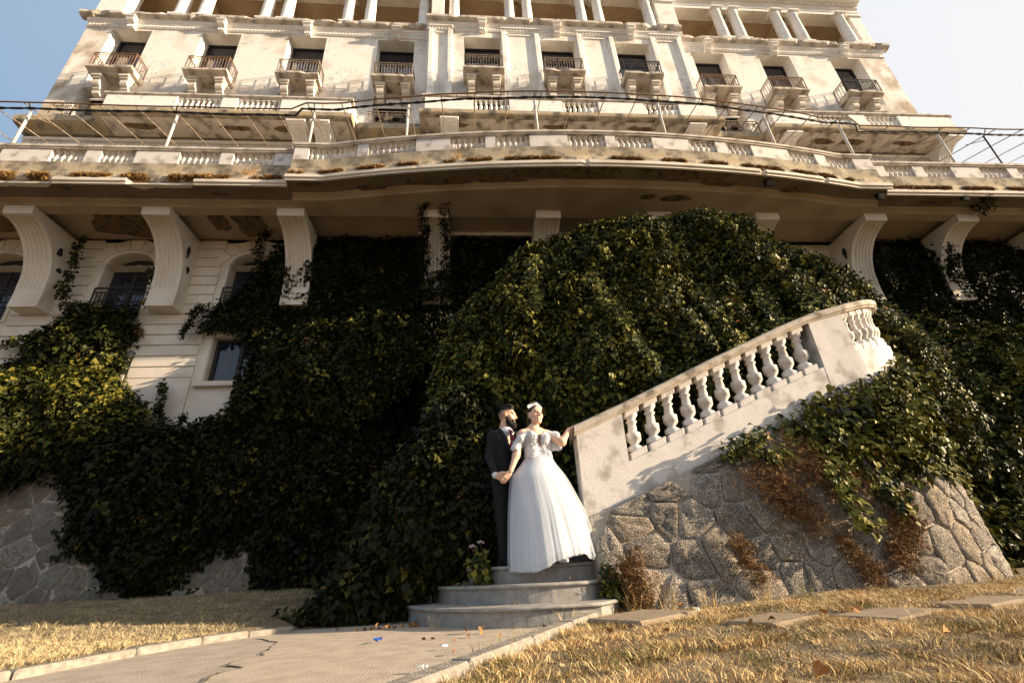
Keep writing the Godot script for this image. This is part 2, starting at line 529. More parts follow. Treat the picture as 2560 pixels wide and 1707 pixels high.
func baluster_mesh(h: float, r: float, n := 10, square := true) -> MB:
	var b := MB.new()
	var s := h
	b.box(V(0, 0.06 * s, 0), V(r * 2.05, 0.12 * s, r * 2.05), Basis(), 0.006)
	b.lathe([Vector2(r * 0.9, 0.12 * s), Vector2(r * 0.92, 0.15 * s), Vector2(r * 0.55, 0.19 * s), Vector2(r * 0.5, 0.22 * s), Vector2(r * 0.62, 0.26 * s), Vector2(r * 0.98, 0.33 * s), Vector2(r, 0.36 * s), Vector2(r, 0.49 * s), Vector2(r * 0.93, 0.52 * s), Vector2(r * 0.6, 0.54 * s), Vector2(r * 0.5, 0.66 * s), Vector2(r * 0.42, 0.76 * s), Vector2(r * 0.6, 0.775 * s), Vector2(r * 0.6, 0.8 * s), Vector2(r * 0.48, 0.82 * s), Vector2(r * 0.5, 0.86 * s), Vector2(r * 0.85, 0.92 * s)], Vector3.ZERO, n)
	b.box(V(0, 0.96 * s, 0), V(r * 1.95, 0.08 * s, r * 1.95), Basis(), 0.004)
	return b

func railing(b: MB, p: Array, h: float, r: float, ovals := true) -> void:
	# wrought railing along the corner points p
	for i in p.size() - 1:
		var a: Vector3 = p[i]
		var c: Vector3 = p[i + 1]
		var up := V(0, h, 0)
		b.bar(a + up, c + up, r * 1.5)
		b.bar(a + up * 0.86, c + up * 0.86, r)
		b.bar(a + up * 0.07, c + up * 0.07, r)
		b.bar(a, a + up, r * 1.3)
		var n := maxi(3, int(a.distance_to(c) / 0.09))
		for k in range(1, n):
			var f := float(k) / n
			var q := a.lerp(c, f)
			b.bar(q + up * 0.07, q + up * 0.86, r * 0.8)
			if ovals and k % 2 == 1:
				var q2 := a.lerp(c, (k + 1.0) / n)
				b.bar(q + up * 0.74, q2 + up * 0.74, r * 0.7)
				b.bar(q + up * 0.2, q2 + up * 0.2, r * 0.7)
	b.bar(p[-1], p[-1] + V(0, h, 0), r * 1.3)

func small_balcony(B: Node3D, x: float, z: float, rust: Material, k: int) -> void:
	var w := 1.38
	var y := 15.5
	var s := MB.new()
	var jit := 0.05
	var sg := 10
	moulding(s, x - w / 2, x + w / 2, z, [Vector2(0, y - 0.06), Vector2(0.42, y - 0.06), Vector2(0.46, y - 0.01), Vector2(0.53, y + 0.01), Vector2(0.6, y + 0.03), Vector2(0.6, y + 0.12), Vector2(0.56, y + 0.14), Vector2(0, y + 0.15)], jit, sg)
	var bal := obj("balcony", s, M.dirty, B)
	for sx in [-1.0, 1.0]:
		var b := MB.new()
		var bx: float = x + sx * 0.42
		var jj := 0.0
		b.box(V(bx, y - 0.12, z + 0.22), V(0.32, 0.116, 0.44), Basis(), 0.015)
		b.box(V(bx, y - 0.21, z + 0.2), V(0.27, 0.06, 0.4), Basis(), 0.01)
		var pts := PackedVector3Array()
		for v in [[0, y - 0.75], [0.16, y - 0.75], [0.2, y - 0.72], [0.2, y - 0.6], [0.24, y - 0.56], [0.25, y - 0.5], [0.32, y - 0.46], [0.35, y - 0.4], [0.35, y - 0.242], [0, y - 0.242]]:
			pts.append(V(bx - 0.11, v[1], z + v[0]))
		b.extrude(pts, V(0.22, 0, 0))
		obj("bracket", b, M.cream, bal)
	var r := MB.new()
	var hw := w / 2 - 0.04
	railing(r, [V(x - hw, y + 0.15, z), V(x - hw, y + 0.15, z + 0.54), V(x + hw, y + 0.15, z + 0.54), V(x + hw, y + 0.15, z)], 0.62, 0.009)
	obj("railing", r, rust, bal)
	var p := MB.new()
	p.box(V(x, y - 0.55, z + 0.012), V(0.5, 0.3, 0.024), Basis(), 0.008)
	p.box(V(x, y - 0.82, z + 0.03), V(1.3, 0.07, 0.06), Basis(), 0.015)
	obj("apron_panel", p, M.plaster, bal)

func big_balcony(B: Node3D, x0: float, x1: float, z: float, wz: float, lay: Array, bx: Array) -> void:
	var y := 13.0
	var s := MB.new()
	var n := int((x1 - x0) / 0.25)
	moulding(s, x0, x1, wz, [Vector2(0, y), Vector2(z - wz - 0.06, y), Vector2(z - wz - 0.02, y + 0.03), Vector2(z - wz, y + 0.07), Vector2(z - wz, y + 0.2), Vector2(z - wz - 0.05, y + 0.24), Vector2(z - wz - 0.14, y + 0.27), Vector2(z - wz - 0.14, y + 0.34), Vector2(0, y + 0.34)], 0.02, n)
	var bal := obj("balcony", s, M.mossy, B)
	# sunk plaster on the underside, with bare patches
	var u := MB.new()
	u.box(V((x0 + x1) / 2, y - 0.012, (z + wz) / 2 - 0.03), V(x1 - x0 - 0.35, 0.02, z - wz - 0.25))
	obj("soffit", u, M.dirty, bal)
	for k in 3:
		bare_patch(bal, V(lerpf(x0 + 0.9, x1 - 0.9, (k + rng.randf() * 0.8) / 3.0), y - 0.026, (z + wz) / 2), 0.9, 0.22, Vector3.DOWN)
	var xa := x0 + 0.14
	var len := x1 - x0 - 0.28
	var zc := z - 0.22
	var cap := MB.new()
	moulding(cap, x0 + 0.05, x1 - 0.05, zc - 0.12, [Vector2(0, y + 0.87), Vector2(0.2, y + 0.87), Vector2(0.22, y + 0.91), Vector2(0.25, y + 0.93), Vector2(0.25, y + 0.99), Vector2(0, y + 1.0)], 0.015, n)
	for sx in [x0 + 0.15, x1 - 0.15]:
		cap.box(V(sx, y + 0.935, (zc - 0.12 + wz) / 2), V(0.2, 0.12, zc - 0.12 - wz - 0.004), Basis(), 0.02)
	obj("parapet_cap", cap, M.dirty, bal)
	var proto: MeshInstance3D = null
	var x := xa
	for l in lay:
		var w: float = absf(l) * len
		if l > 0:
			var p := MB.new()
			p.box(V(x + w / 2, y + 0.605, zc), V(w - 0.004, 0.526, 0.2), Basis(), 0.012)
			obj("parapet_panel", p, M.plaster, bal)
		else:
			var m := maxi(3, int(w / 0.16))
			for k in m:
				var at := V(x + (k + 0.5) * w / m, y + 0.345, zc)
				if proto == null:
					proto = obj("baluster", baluster_mesh(0.52, 0.06, 8), M.plaster, bal)
					proto.position = at
				else: clone(proto, "baluster", bal, Transform3D(Basis(), at))
		x += w
	for sx in [x0 + 0.15, x1 - 0.15]:
		var p := MB.new()
		p.box(V(sx, y + 0.605, (zc - 0.1 + wz) / 2), V(0.16, 0.526, zc - 0.1 - wz - 0.006))
		obj("parapet_panel", p, M.plaster, bal)
	for c in bx:
		var cm := obj("bracket", corbel_mesh(0.46, 13.0, 11.7, z - wz - 0.2, 0.2, 4), M.plaster, bal)
		cm.position = V(c, 11.69, wz)
		var k := MB.new()
		k.box(V(c, 12.93, wz + (z - wz) / 2 - 0.04), V(0.58, 0.1, z - wz - 0.06), Basis(), 0.02)
		obj("bracket_cap", k, M.plaster, bal)

func bare_patch(parent: Node3D, at: Vector3, sx: float, sz: float, out: Vector3, called := "bare_patch") -> void:
	# ragged hollow where the plaster has come off, its concrete core showing
	var b := MB.new()
	var n := 22
	var a0 := rng.randf() * TAU
	var pts: Array[Vector3] = []
	var u := Vector3.RIGHT
	var v := u.cross(out).normalized()
	for i in n:
		var a := TAU * i / n
		var r := 1.0 + 0.55 * noise.get_noise_2d(at.x * 70.0 + cos(a) * 55.0, at.z * 70.0 + sin(a) * 55.0 + a0 * 100.0) + rng.randf_range(-0.12, 0.12)
		pts.append(at + u * cos(a) * sx * 0.5 * r + v * sin(a) * sz * 0.5 * r + out * 0.004)
	for i in n:
		var j := (i + 1) % n
		var mi := pts[i].lerp(at, 0.25) + out * 0.012
		var mj := pts[j].lerp(at, 0.25) + out * 0.012
		b.qo(pts[i], pts[j], mj, mi, out)
		b.to(mi, mj, at + out * (0.004 + rng.randf() * 0.02), out)
	obj(called, b, M.bare, parent)

func column_mesh(h: float, r: float) -> MB:
	var b := MB.new()
	b.box(V(0, 0.05, 0), V(r * 2.5, 0.1, r * 2.5), Basis(), 0.01)
	b.lathe([Vector2(r * 1.2, 0.1), Vector2(r * 1.22, 0.15), Vector2(r * 1.04, 0.2), Vector2(r, 0.26), Vector2(r, h * 0.4), Vector2(r * 0.9, h - 0.3), Vector2(r * 0.98, h - 0.28), Vector2(r * 0.98, h - 0.25), Vector2(r * 0.9, h - 0.23), Vector2(r * 0.92, h - 0.16), Vector2(r * 1.22, h - 0.1)], Vector3.ZERO, 20)
	b.box(V(0, h - 0.05, 0), V(r * 2.5, 0.1, r * 2.5), Basis(), 0.01)
	return b

func build_building() -> void:
	var B := thing("building", "abandoned cream grand building with columns, balconies and a bowed terrace on corbels", "building")
	# --- upper walls
	var wx := [-11.91, -8.85, -5.84, -2.65, 9.45, 12.2, 15.22]
	var cx := [0.54, 3.35, 6.2]
	var hw := []
	var hc := []
	for x in wx: hw.append([x - 0.67, x + 0.67, 15.65, 18.4])
	for x in cx: hc.append([x - 0.67, x + 0.67, 15.65, 18.15])
	var lw := [-12.0, -8.85, -5.84, -2.65, 9.45, 12.2, 15.22]
	for x in lw: hw.append([x - 0.58, x + 0.58, 13.2, 15.3])
	for x in cx: hc.append([x - 0.58, x + 0.58, 13.2, 15.25])
	var wb := MB.new()
	var left := []
	var right := []
	for h in hw: (left if h[0] < 0 else right).append(h)
	wall(wb, -13.45, -1.45, 9.0, 19.0, ZW, left, 0.5, 0.16)
	wall(wb, 8.2, 17.0, 9.0, 19.0, ZW, right, 0.5, 0.16)
	wall(wb, -1.45, 8.2, 9.0, 19.0, ZC, hc, 0.5, 0.16)
	wb.qo(V(-1.45, 9, ZW), V(-1.45, 19, ZW), V(-1.45, 19, ZC), V(-1.45, 9, ZC), Vector3.LEFT)
	wb.qo(V(8.2, 9, ZW), V(8.2, 19, ZW), V(8.2, 19, ZC), V(8.2, 9, ZC), Vector3.RIGHT)
	for s in [[-13.45, Vector3.LEFT], [17.0, Vector3.RIGHT]]:
		wb.qo(V(s[0], -1, ZW), V(s[0], 24.0, ZW), V(s[0], 24.0, -27), V(s[0], -1, -27), s[1])
	obj("facade_wall", wb, M.plaster, B)
	# inside: dark rooms, floors and the roof
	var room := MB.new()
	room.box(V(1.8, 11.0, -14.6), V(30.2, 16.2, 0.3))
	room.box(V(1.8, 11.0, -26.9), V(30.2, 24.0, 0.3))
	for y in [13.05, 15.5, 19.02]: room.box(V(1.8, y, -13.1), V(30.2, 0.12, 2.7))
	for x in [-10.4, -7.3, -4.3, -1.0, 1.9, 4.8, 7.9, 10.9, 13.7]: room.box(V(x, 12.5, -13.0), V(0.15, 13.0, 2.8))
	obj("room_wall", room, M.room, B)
	for i in wx.size(): window(B, wx[i], 15.66, 18.39, 1.32, ZW - 0.46, 0.74, i == 0 or i == 1)
	for x in cx: window(B, x, 15.66, 18.14, 1.32, ZC - 0.46)
	for x in lw: window(B, x, 13.21, 15.29, 1.14, ZW - 0.46)
	for x in cx: window(B, x, 13.21, 15.24, 1.14, ZC - 0.46)
	# pilaster strips and sunk panels of the middle block
	var pil := MB.new()
	for p in [[-0.98, 0.5], [1.94, 1.05], [4.78, 1.05], [7.55, 0.85]]:
		var x: float = p[0]
		var w: float = p[1]
		for sx in [-1.0, 1.0]:
			pil.box(V(x + sx * (w / 2 + 0.09), 15.9, ZC + 0.04), V(0.18, 5.2, 0.08), Basis(), 0.02)
			pil.box(V(x + sx * (w / 2 - 0.03), 15.9, ZC + 0.02), V(0.05, 5.2, 0.04))
		pil.box(V(x, 18.32, ZC + 0.02), V(w, 0.06, 0.04))
		pil.box(V(x, 18.66, ZC + 0.05), V(w + 0.4, 0.1, 0.1), Basis(), 0.02)
	obj("pilaster", pil, M.plaster, B)
	# --- cornice under the loggia
	var cr := MB.new()
	var fr := MB.new()
	for s in [[-13.47, -1.47, ZW, 18.5], [-1.49, 8.24, ZC, 18.45], [8.26, 17.02, ZW, 18.5]]:
		var y: float = s[3]
		var n := int((s[1] - s[0]) / 0.14)
		moulding(fr, s[0], s[1], s[2], [Vector2(0, y), Vector2(0.03, y), Vector2(0.05, y + 0.03), Vector2(0.03, y + 0.06), Vector2(0.035, y + 0.2), Vector2(0.06, y + 0.21), Vector2(0.08, y + 0.26), Vector2(0.11, y + 0.28), Vector2(0.11, y + 0.33), Vector2(0.14, y + 0.36), Vector2(0, y + 0.37)])
		moulding(cr, s[0] - (0.22 if s[0] < -10 else 0.0), s[1] + (0.22 if s[1] > 16 else 0.0), s[2], [Vector2(0, y + 0.37), Vector2(0.15, y + 0.37), Vector2(0.24, y + 0.42), Vector2(0.27, y + 0.46), Vector2(0.27, y + 0.58), Vector2(0.22, y + 0.62), Vector2(0, y + 0.7)], 0.13, n)
		# running wave of little leaves in the frieze
		var x: float = s[0] + 0.1
		while x < s[1] - 0.1:
			fr.box(V(x, y + 0.13, s[2] + 0.04), V(0.085, 0.05, 0.035), Basis(Vector3(0, 0, 1), 0.7))
			x += 0.12
	obj("cornice", cr, M.dirty, B)
	obj("frieze", fr, M.plaster, B)
	for w in wx + cx:
		var z := ZC if w in cx else ZW
		var k := MB.new()
		k.box(V(w, 18.8, z + 0.16), V(0.34, 0.08, 0.32), Basis(), 0.015)
		var pts := PackedVector3Array()
		for v in [[0.0, 18.36], [0.1, 18.36], [0.13, 18.42], [0.11, 18.52], [0.16, 18.58], [0.26, 18.62], [0.29, 18.69], [0.26, 18.76], [0.0, 18.76]]: pts.append(V(w - 0.12, v[1], z + v[0]))
		k.extrude(pts, V(0.24, 0, 0))
		for sx in [-0.08, 0.0, 0.08]: k.box(V(w + sx, 18.5, z + 0.13), V(0.045, 0.24, 0.03), Basis(Vector3(1, 0, 0), -0.25), 0.01)
		obj("keystone_bracket", k, M.plaster, B)
	# --- loggia: floor, back wall, columns, ceiling and entablature
	var lg := MB.new()
	lg.box(V(1.8, 19.1, -12.2), V(30.4, 0.12, 2.1))
	lg.box(V(1.8, 20.4, -13.4), V(30.4, 2.6, 0.3))
	lg.box(V(1.8, 21.62, -12.25), V(30.4, 0.2, 2.3))
	for x in [-10.2, -7.2, -4.2, 1.9, 4.9, 10.9, 13.6]:
		lg.box(V(x, 21.42, -12.2), V(0.3, 0.2, 2.1))
	for x in [-8.8, -2.6, 3.4, 9.4, 15.2]:
		lg.box(V(x, 20.1, -13.23), V(1.3, 0.06, 0.06)); lg.box(V(x, 19.9, -13.24), V(0.06, 0.5, 0.05)); 
	obj("loggia", lg, M.loggia_cream, B)
	var cm := column_mesh(2.25, 0.2).mesh()
	for x in [-10.6, -9.78, -7.57, -6.82, -4.57, -3.74, -1.7, -0.5, 1.66, 2.37, 4.55, 5.26, 7.35, 10.5, 11.25, 13.15, 13.95, 16.1]:
		var o := obj("column", cm, M.plaster, B)
		o.position = V(x, 19.17, -11.05 if x < -1.5 or x > 8 else -10.85)
	for p in [[-12.98, 0.95, ZW], [-1.12, 0.46, ZC], [8.1, 0.8, ZC - 0.2], [16.75, 0.5, ZW]]:
		var k := MB.new()
		k.box(V(p[0], 20.3, p[2] - 0.2), V(p[1], 2.3, 0.5), Basis(), 0.02)
		k.box(V(p[0], 21.3, p[2] - 0.2), V(p[1] + 0.14, 0.12, 0.62), Basis(), 0.02)
		obj("pier", k, M.plaster, B)
	var en := MB.new()
	for s in [[-13.5, -1.5, ZW + 0.03], [-1.5, 8.35, ZC + 0.03], [8.35, 17.05, ZW + 0.03]]:
		moulding(en, s[0], s[1], s[2] - 0.5, [Vector2(0, 21.4), Vector2(0.5, 21.4), Vector2(0.5, 21.56), Vector2(0.53, 21.57), Vector2(0.53, 21.72), Vector2(0.6, 21.78), Vector2(0.6, 21.84), Vector2(0.64, 21.9), Vector2(0.82, 21.95), Vector2(0.85, 22.02), Vector2(0.85, 22.16), Vector2(0.5, 22.3), Vector2(0.5, 23.6), Vector2(0, 23.6)])
		var x: float = s[0] + 0.1
		while x < s[1]:
			en.box(V(x, 21.87, s[2] + 0.16), V(0.07, 0.06, 0.08))
			x += 0.14
	obj("entablature", en, M.plaster, B)
	var rf := MB.new()
	rf.box(V(1.8, 23.55, -19.0), V(30.4, 0.2, 15.6))
	obj("roof", rf, M.dirty, B)
	# --- balconies
	for i in wx.size(): small_balcony(B, [-11.46, -8.55, -5.66, -2.55, 9.1, 11.68, 14.62][i], ZW, [M.rust, M.rust, M.worn_iron, M.worn_iron, M.rust, M.rust, M.iron][i], i)
	for i in 3: small_balcony(B, [0.53, 3.3, 6.06][i], ZC, [M.worn_iron, M.worn_iron, M.iron][i], i + 7)
	big_balcony(B, -10.95, -3.55, -10.03, ZW, [0.285, -0.18, 0.065, -0.18, 0.29], [-5.2, -4.5])
	big_balcony(B, -1.5, 8.2, -9.8, ZC, [0.16, -0.12, 0.18, -0.125, 0.16, -0.125, 0.13], [-0.6, 7.3])
	big_balcony(B, 10.0, 16.9, -10.0, ZW, [0.235, -0.19, 0.09, -0.18, 0.305], [10.7, 16.5])
	for r in [[-13.45, -10.97, -12.1], [-3.53, -1.53, -2.65], [8.22, 9.98, 9.4]]:
		var s := MB.new()
		moulding(s, r[0], r[1], ZW, [Vector2(0, 13.0), Vector2(0.12, 13.0), Vector2(0.2, 13.06), Vector2(0.42, 13.1), Vector2(0.5, 13.14), Vector2(0.5, 13.36), Vector2(0.45, 13.4), Vector2(0, 13.41)], 0.03, 8)
		var lb := obj("balcony", s, M.mossy, B)
		var g := MB.new()
		var a: float = r[2] - 0.62
		var c: float = r[2] + 0.62
		var zz := ZW + 0.36
		g.bar(V(a, 14.05, zz), V(c, 14.05, zz), 0.014); g.bar(V(a, 13.94, zz), V(c, 13.94, zz), 0.01); g.bar(V(a, 13.46, zz), V(c, 13.46, zz), 0.01)
		for e in [a, c, r[2]]: g.bar(V(e, 13.41, zz), V(e, 14.05, zz), 0.012)
		for e in [a, c]: g.bar(V(e, 14.05, zz), V(e, 14.05, ZW), 0.012)
		for sx in [-1.0, 1.0]:
			for k in 3:
				var ring := PackedVector3Array()
				for i in 17:
					var an := TAU * i / 16.0
					ring.append(V(r[2] + sx * 0.3 + cos(an) * (0.29 - 0.06 * k), 13.7 + sin(an) * (0.22 - 0.05 * k), zz))
				g.tube(ring, 0.009, 0.009, 5)
			for k in 3:
				var ring2 := PackedVector3Array()
				for i in 9: ring2.append(V(r[2] + sx * (0.035 + 0.025 * sin(i / 8.0 * TAU)), 13.55 + k * 0.14 + 0.05 * cos(i / 8.0 * TAU), zz + 0.015))
				g.tube(ring2, 0.01, 0.01, 5)
		obj("railing", g, M.worn_iron, lb)
	# band with upright keys below the balconies
	var kb := MB.new()
	for s in [[-13.4, -1.5, ZW], [-1.4, 8.1, ZC], [8.25, 16.95, ZW]]:
		kb.box(V((s[0] + s[1]) / 2, 12.86, s[2] + 0.05), V(s[1] - s[0], 0.1, 0.1), Basis(), 0.02)
		kb.box(V((s[0] + s[1]) / 2, 12.32, s[2] + 0.03), V(s[1] - s[0], 0.06, 0.06), Basis(), 0.02)
		var x: float = s[0] + 0.2
		while x < s[1] - 0.2:
			if fmod(absf(x), 3.1) < 2.2:
				kb.box(V(x, 12.58, s[2] + 0.025), V(0.045, 0.34, 0.05))
				kb.box(V(x + 0.06, 12.73, s[2] + 0.02), V(0.075, 0.045, 0.04))
			x += 0.16
	obj("key_frieze", kb, M.plaster, B)
	build_terrace(B)
	build_base(B)

func build_terrace(B: Node3D) -> void:
	# lower half: soffits, beam with its moulding, outer lip
	for seg in [[-16.0, -4.41, 130], [-4.39, 11.24, 170], [11.26, 21.0, 90]]:
		var lo := []
		var hi := []
		for i in seg[2] + 1:
			var x: float = lerpf(seg[0], seg[1], float(i) / seg[2])
			var zi := zinn(x)
			var zl := zlip(x)
			var zp := zpar(x)
			var br := 0.0                                   # where the lip has broken off
			if x < -9.7 or (x > -8.0 and x < -6.55): br = 0.1 + 0.1 * maxf(0.0, noise.get_noise_2d(x * 260.0, 3.0) + 0.3) + 0.05 * noise.get_noise_2d(x * 900.0, 3.0)
			br = maxf(br, maxf(0.0, noise.get_noise_2d(x * 220.0, 91.0) - 0.5) * 0.3)
			var j := noise.get_noise_2d(x * 300.0, 50.0) * 0.02
			var s := PackedVector3Array()
			for p in [[ZW, 9.12], [-9.8, 9.12], [-9.8, 8.95], [zi, 8.95], [zi, 9.0], [zi + 0.03, 9.015], [zi + 0.03, 9.06], [zi + 0.06, 9.07], [zi + 0.06, 9.1], [zi + 0.1, 9.12], [zl - 0.1, 9.14], [zl - 0.1, 9.06], [zl - 0.05, 9.05], [zl - 0.04 - br, 9.05], [zl - 0.04 - br, 9.1], [zl - br, 9.12], [zl - br * 1.2, 9.2 + j], [ZW, 9.2]]:
				s.append(V(x, p[1], p[0]))
			lo.append(s)
			var h := PackedVector3Array()
			var j2 := noise.get_noise_2d(x * 220.0, 120.0) * 0.03
			for p in [[zp - 0.25, 9.2], [zl - br - 0.01, 9.203 + j], [zl - 0.04 - br * 0.6, 9.25 + j], [zl - 0.1 + j2, 9.36 + j2], [zp + 0.1 + j2 * 0.5, 9.47], [zp + 0.06, 9.52], [zp + 0.05, 9.56], [zp + 0.03, 9.58], [zp + 0.02, 9.9], [zp - 0.2, 9.9], [zp - 0.25, 9.35]]:
				h.append(V(x, p[1], p[0]))
			hi.append(h)
		var b := MB.new()
		var so := []
		var li := []
		for sc in lo:
			so.append(sc.slice(0, 11))
			li.append(sc.slice(9))
			so[-1].append(V(sc[0].x, 9.19, sc[9].z)); so[-1].append(V(sc[0].x, 9.19, ZW))
		b.sweep(so)
		obj("terrace_soffit", b, M.soffit, B)
		var lb := MB.new()
		lb.sweep(li, false)
		obj("terrace_lip", lb, M.cream, B)
		var d := MB.new()
		d.sweep(hi)
		obj("terrace_ledge", d, M.mossy, B)
	for p in [[0.9, 9.115, -8.6, 1.2, 0.25], [6.4, 9.115, -8.62, 0.8, 0.2], [-2.4, 9.115, -8.95, 0.7, 0.2], [-0.55, 9.13, -8.72, 1.3, 0.3], [1.7, 9.13, -8.36, 1.0, 0.22], [3.0, 9.13, -8.33, 1.5, 0.28], [5.2, 9.13, -8.33, 2.2, 0.34], [8.5, 9.13, -8.78, 0.6, 0.2], [13.0, 9.13, -9.2, 0.7, 0.2], [-3.9, 9.13, -8.8, 0.5, 0.15], [5.4, 8.95, -9.0, 0.7, 0.18], [4.6, 8.95, -8.95, 0.45, 0.12], [-9.1, 9.12, -10.35, 1.5, 0.75], [-5.9, 9.12, -10.25, 0.7, 0.9], [-6.6, 9.12, -10.2, 0.35, 0.8], [-12.2, 9.12, -10.3, 1.0, 0.5], [-6.1, 9.12, -9.2, 0.35, 0.1], [-9.6, 9.13, -9.1, 0.2, 0.07]]:
		bare_patch(B, V(p[0], minf(p[1], 9.115) - 0.002, p[2]), p[3] * 1.25, p[4] * 1.25, Vector3.DOWN)
	# parapet
	var T := part("terrace_parapet", B)
	var proto: MeshInstance3D = null
	var bays := [[-16, -13.0, 0], [-13.0, -11.35, 1], [-11.35, -10.22, 0], [-10.22, -9.43, 1], [-9.43, -9.08, 0], [-9.08, -8.27, 1], [-8.27, -7.24, 0], [-7.24, -6.26, 1], [-6.26, -5.95, 0], [-5.95, -4.94, 1], [-4.94, -4.41, 0],
		[-4.39, -4.04, 0], [-4.04, -2.81, 1], [-2.81, -2.53, 0], [-2.53, -1.33, 1], [-1.33, -0.47, 0], [-0.47, 0.41, 1], [0.41, 0.66, 0], [0.66, 1.52, 1], [1.52, 2.49, 0], [2.49, 3.46, 1], [3.46, 3.72, 0], [3.72, 4.7, 1], [4.7, 5.7, 0], [5.7, 6.46, 1], [6.46, 6.76, 0], [6.76, 7.5, 1], [7.5, 8.61, 0], [8.61, 9.47, 1], [9.47, 9.81, 0], [9.81, 10.69, 1], [10.69, 11.24, 0],
		[11.26, 11.83, 0], [11.83, 12.71, 1], [12.71, 13.04, 0], [13.04, 13.93, 1], [13.93, 14.82, 0], [14.82, 15.73, 1], [15.73, 16.06, 0], [16.06, 17.0, 1], [17.0, 18.0, 0], [18.0, 19.0, 1], [19.0, 21.0, 0]]
	for y in bays:
		var a: float = y[0]
		var c: float = y[1]
		if y[2] == 0:
			var p := MB.new()
			var n := maxi(1, int((c - a) / 0.4))
			var secs := []
			for i in n + 1:
				var x := lerpf(a, c, float(i) / n)
				var z := zpar(x)
				secs.append(PackedVector3Array([V(x, 9.904, z - 0.19), V(x, 9.904, z), V(x, 10.338, z), V(x, 10.338, z - 0.19)]))
			p.sweep(secs)
			obj("parapet_panel", p, M.stucco, T)
		else:
			var n := int((c - a) / 0.135)
			for i in n:
				var x := lerpf(a, c, (i + 0.5) / n)
				var at := V(x, 9.9, zpar(x) - 0.09)
				if proto == null:
					proto = obj("baluster", baluster_mesh(0.44, 0.052, 10), M.stucco, T)
					proto.position = at
				else: clone(proto, "baluster", T, Transform3D(Basis(), at))
	for seg in [[-16.0, -4.36, 30], [-4.44, 11.29, 70], [11.2, 21.0, 20]]:
		var secs := []
		for i in seg[2] + 1:
			var x: float = lerpf(seg[0], seg[1], float(i) / seg[2])
			var z := zpar(clampf(x, -4.39, 11.24) if seg[2] == 70 else (minf(x, -4.42) if x < 0 else maxf(x, 11.26)))
			var s := PackedVector3Array()
			for p in [[-0.22, 10.34], [0.03, 10.34], [0.035, 10.37], [0.06, 10.385], [0.06, 10.45], [0.04, 10.465], [-0.25, 10.47]]: s.append(V(x, p[1], z + p[0]))
			secs.append(s)
		var b := MB.new()
		b.sweep(secs)
		obj("parapet_cap", b, M.dirty, T)
	# corbels that carry the beam
	for x in [-13.95, -10.83, -7.71, -4.51, -0.9, 2.06, 5.1, 8.16, 11.36, 14.2, 17.2]:
		var o := obj("corbel", corbel_mesh(0.66, 8.946, 6.75, 1.5, 0.44), M.cream, B)
		o.position = V(x, 6.75, ZW + 0.003)
		for k in 2:
			var h := MB.new()
			var sx := 1.0 if x < 3.0 else -1.0
			var py: float = [1.15, 1.6][k]
			var pz: float = [0.28, 0.45][k]
			var pts := PackedVector3Array()
			for i in 9:
				var a := TAU * i / 9.0
				pts.append(V(sx * 0.331, py + sin(a) * (0.09 + 0.07 * k) * (1.0 + 0.3 * sin(a * 2.0 + x)), pz + cos(a) * 0.08 * (1.0 + 0.3 * cos(a * 3.0 + x))))
			h.poly(pts, V(sx, 0, 0))
			var ho := obj("painted_hole", h, M.room, o)  # flat dark patch; the darkness inside a broken hole is painted
			ho.position = V(sx * 0.003, 0, 0)

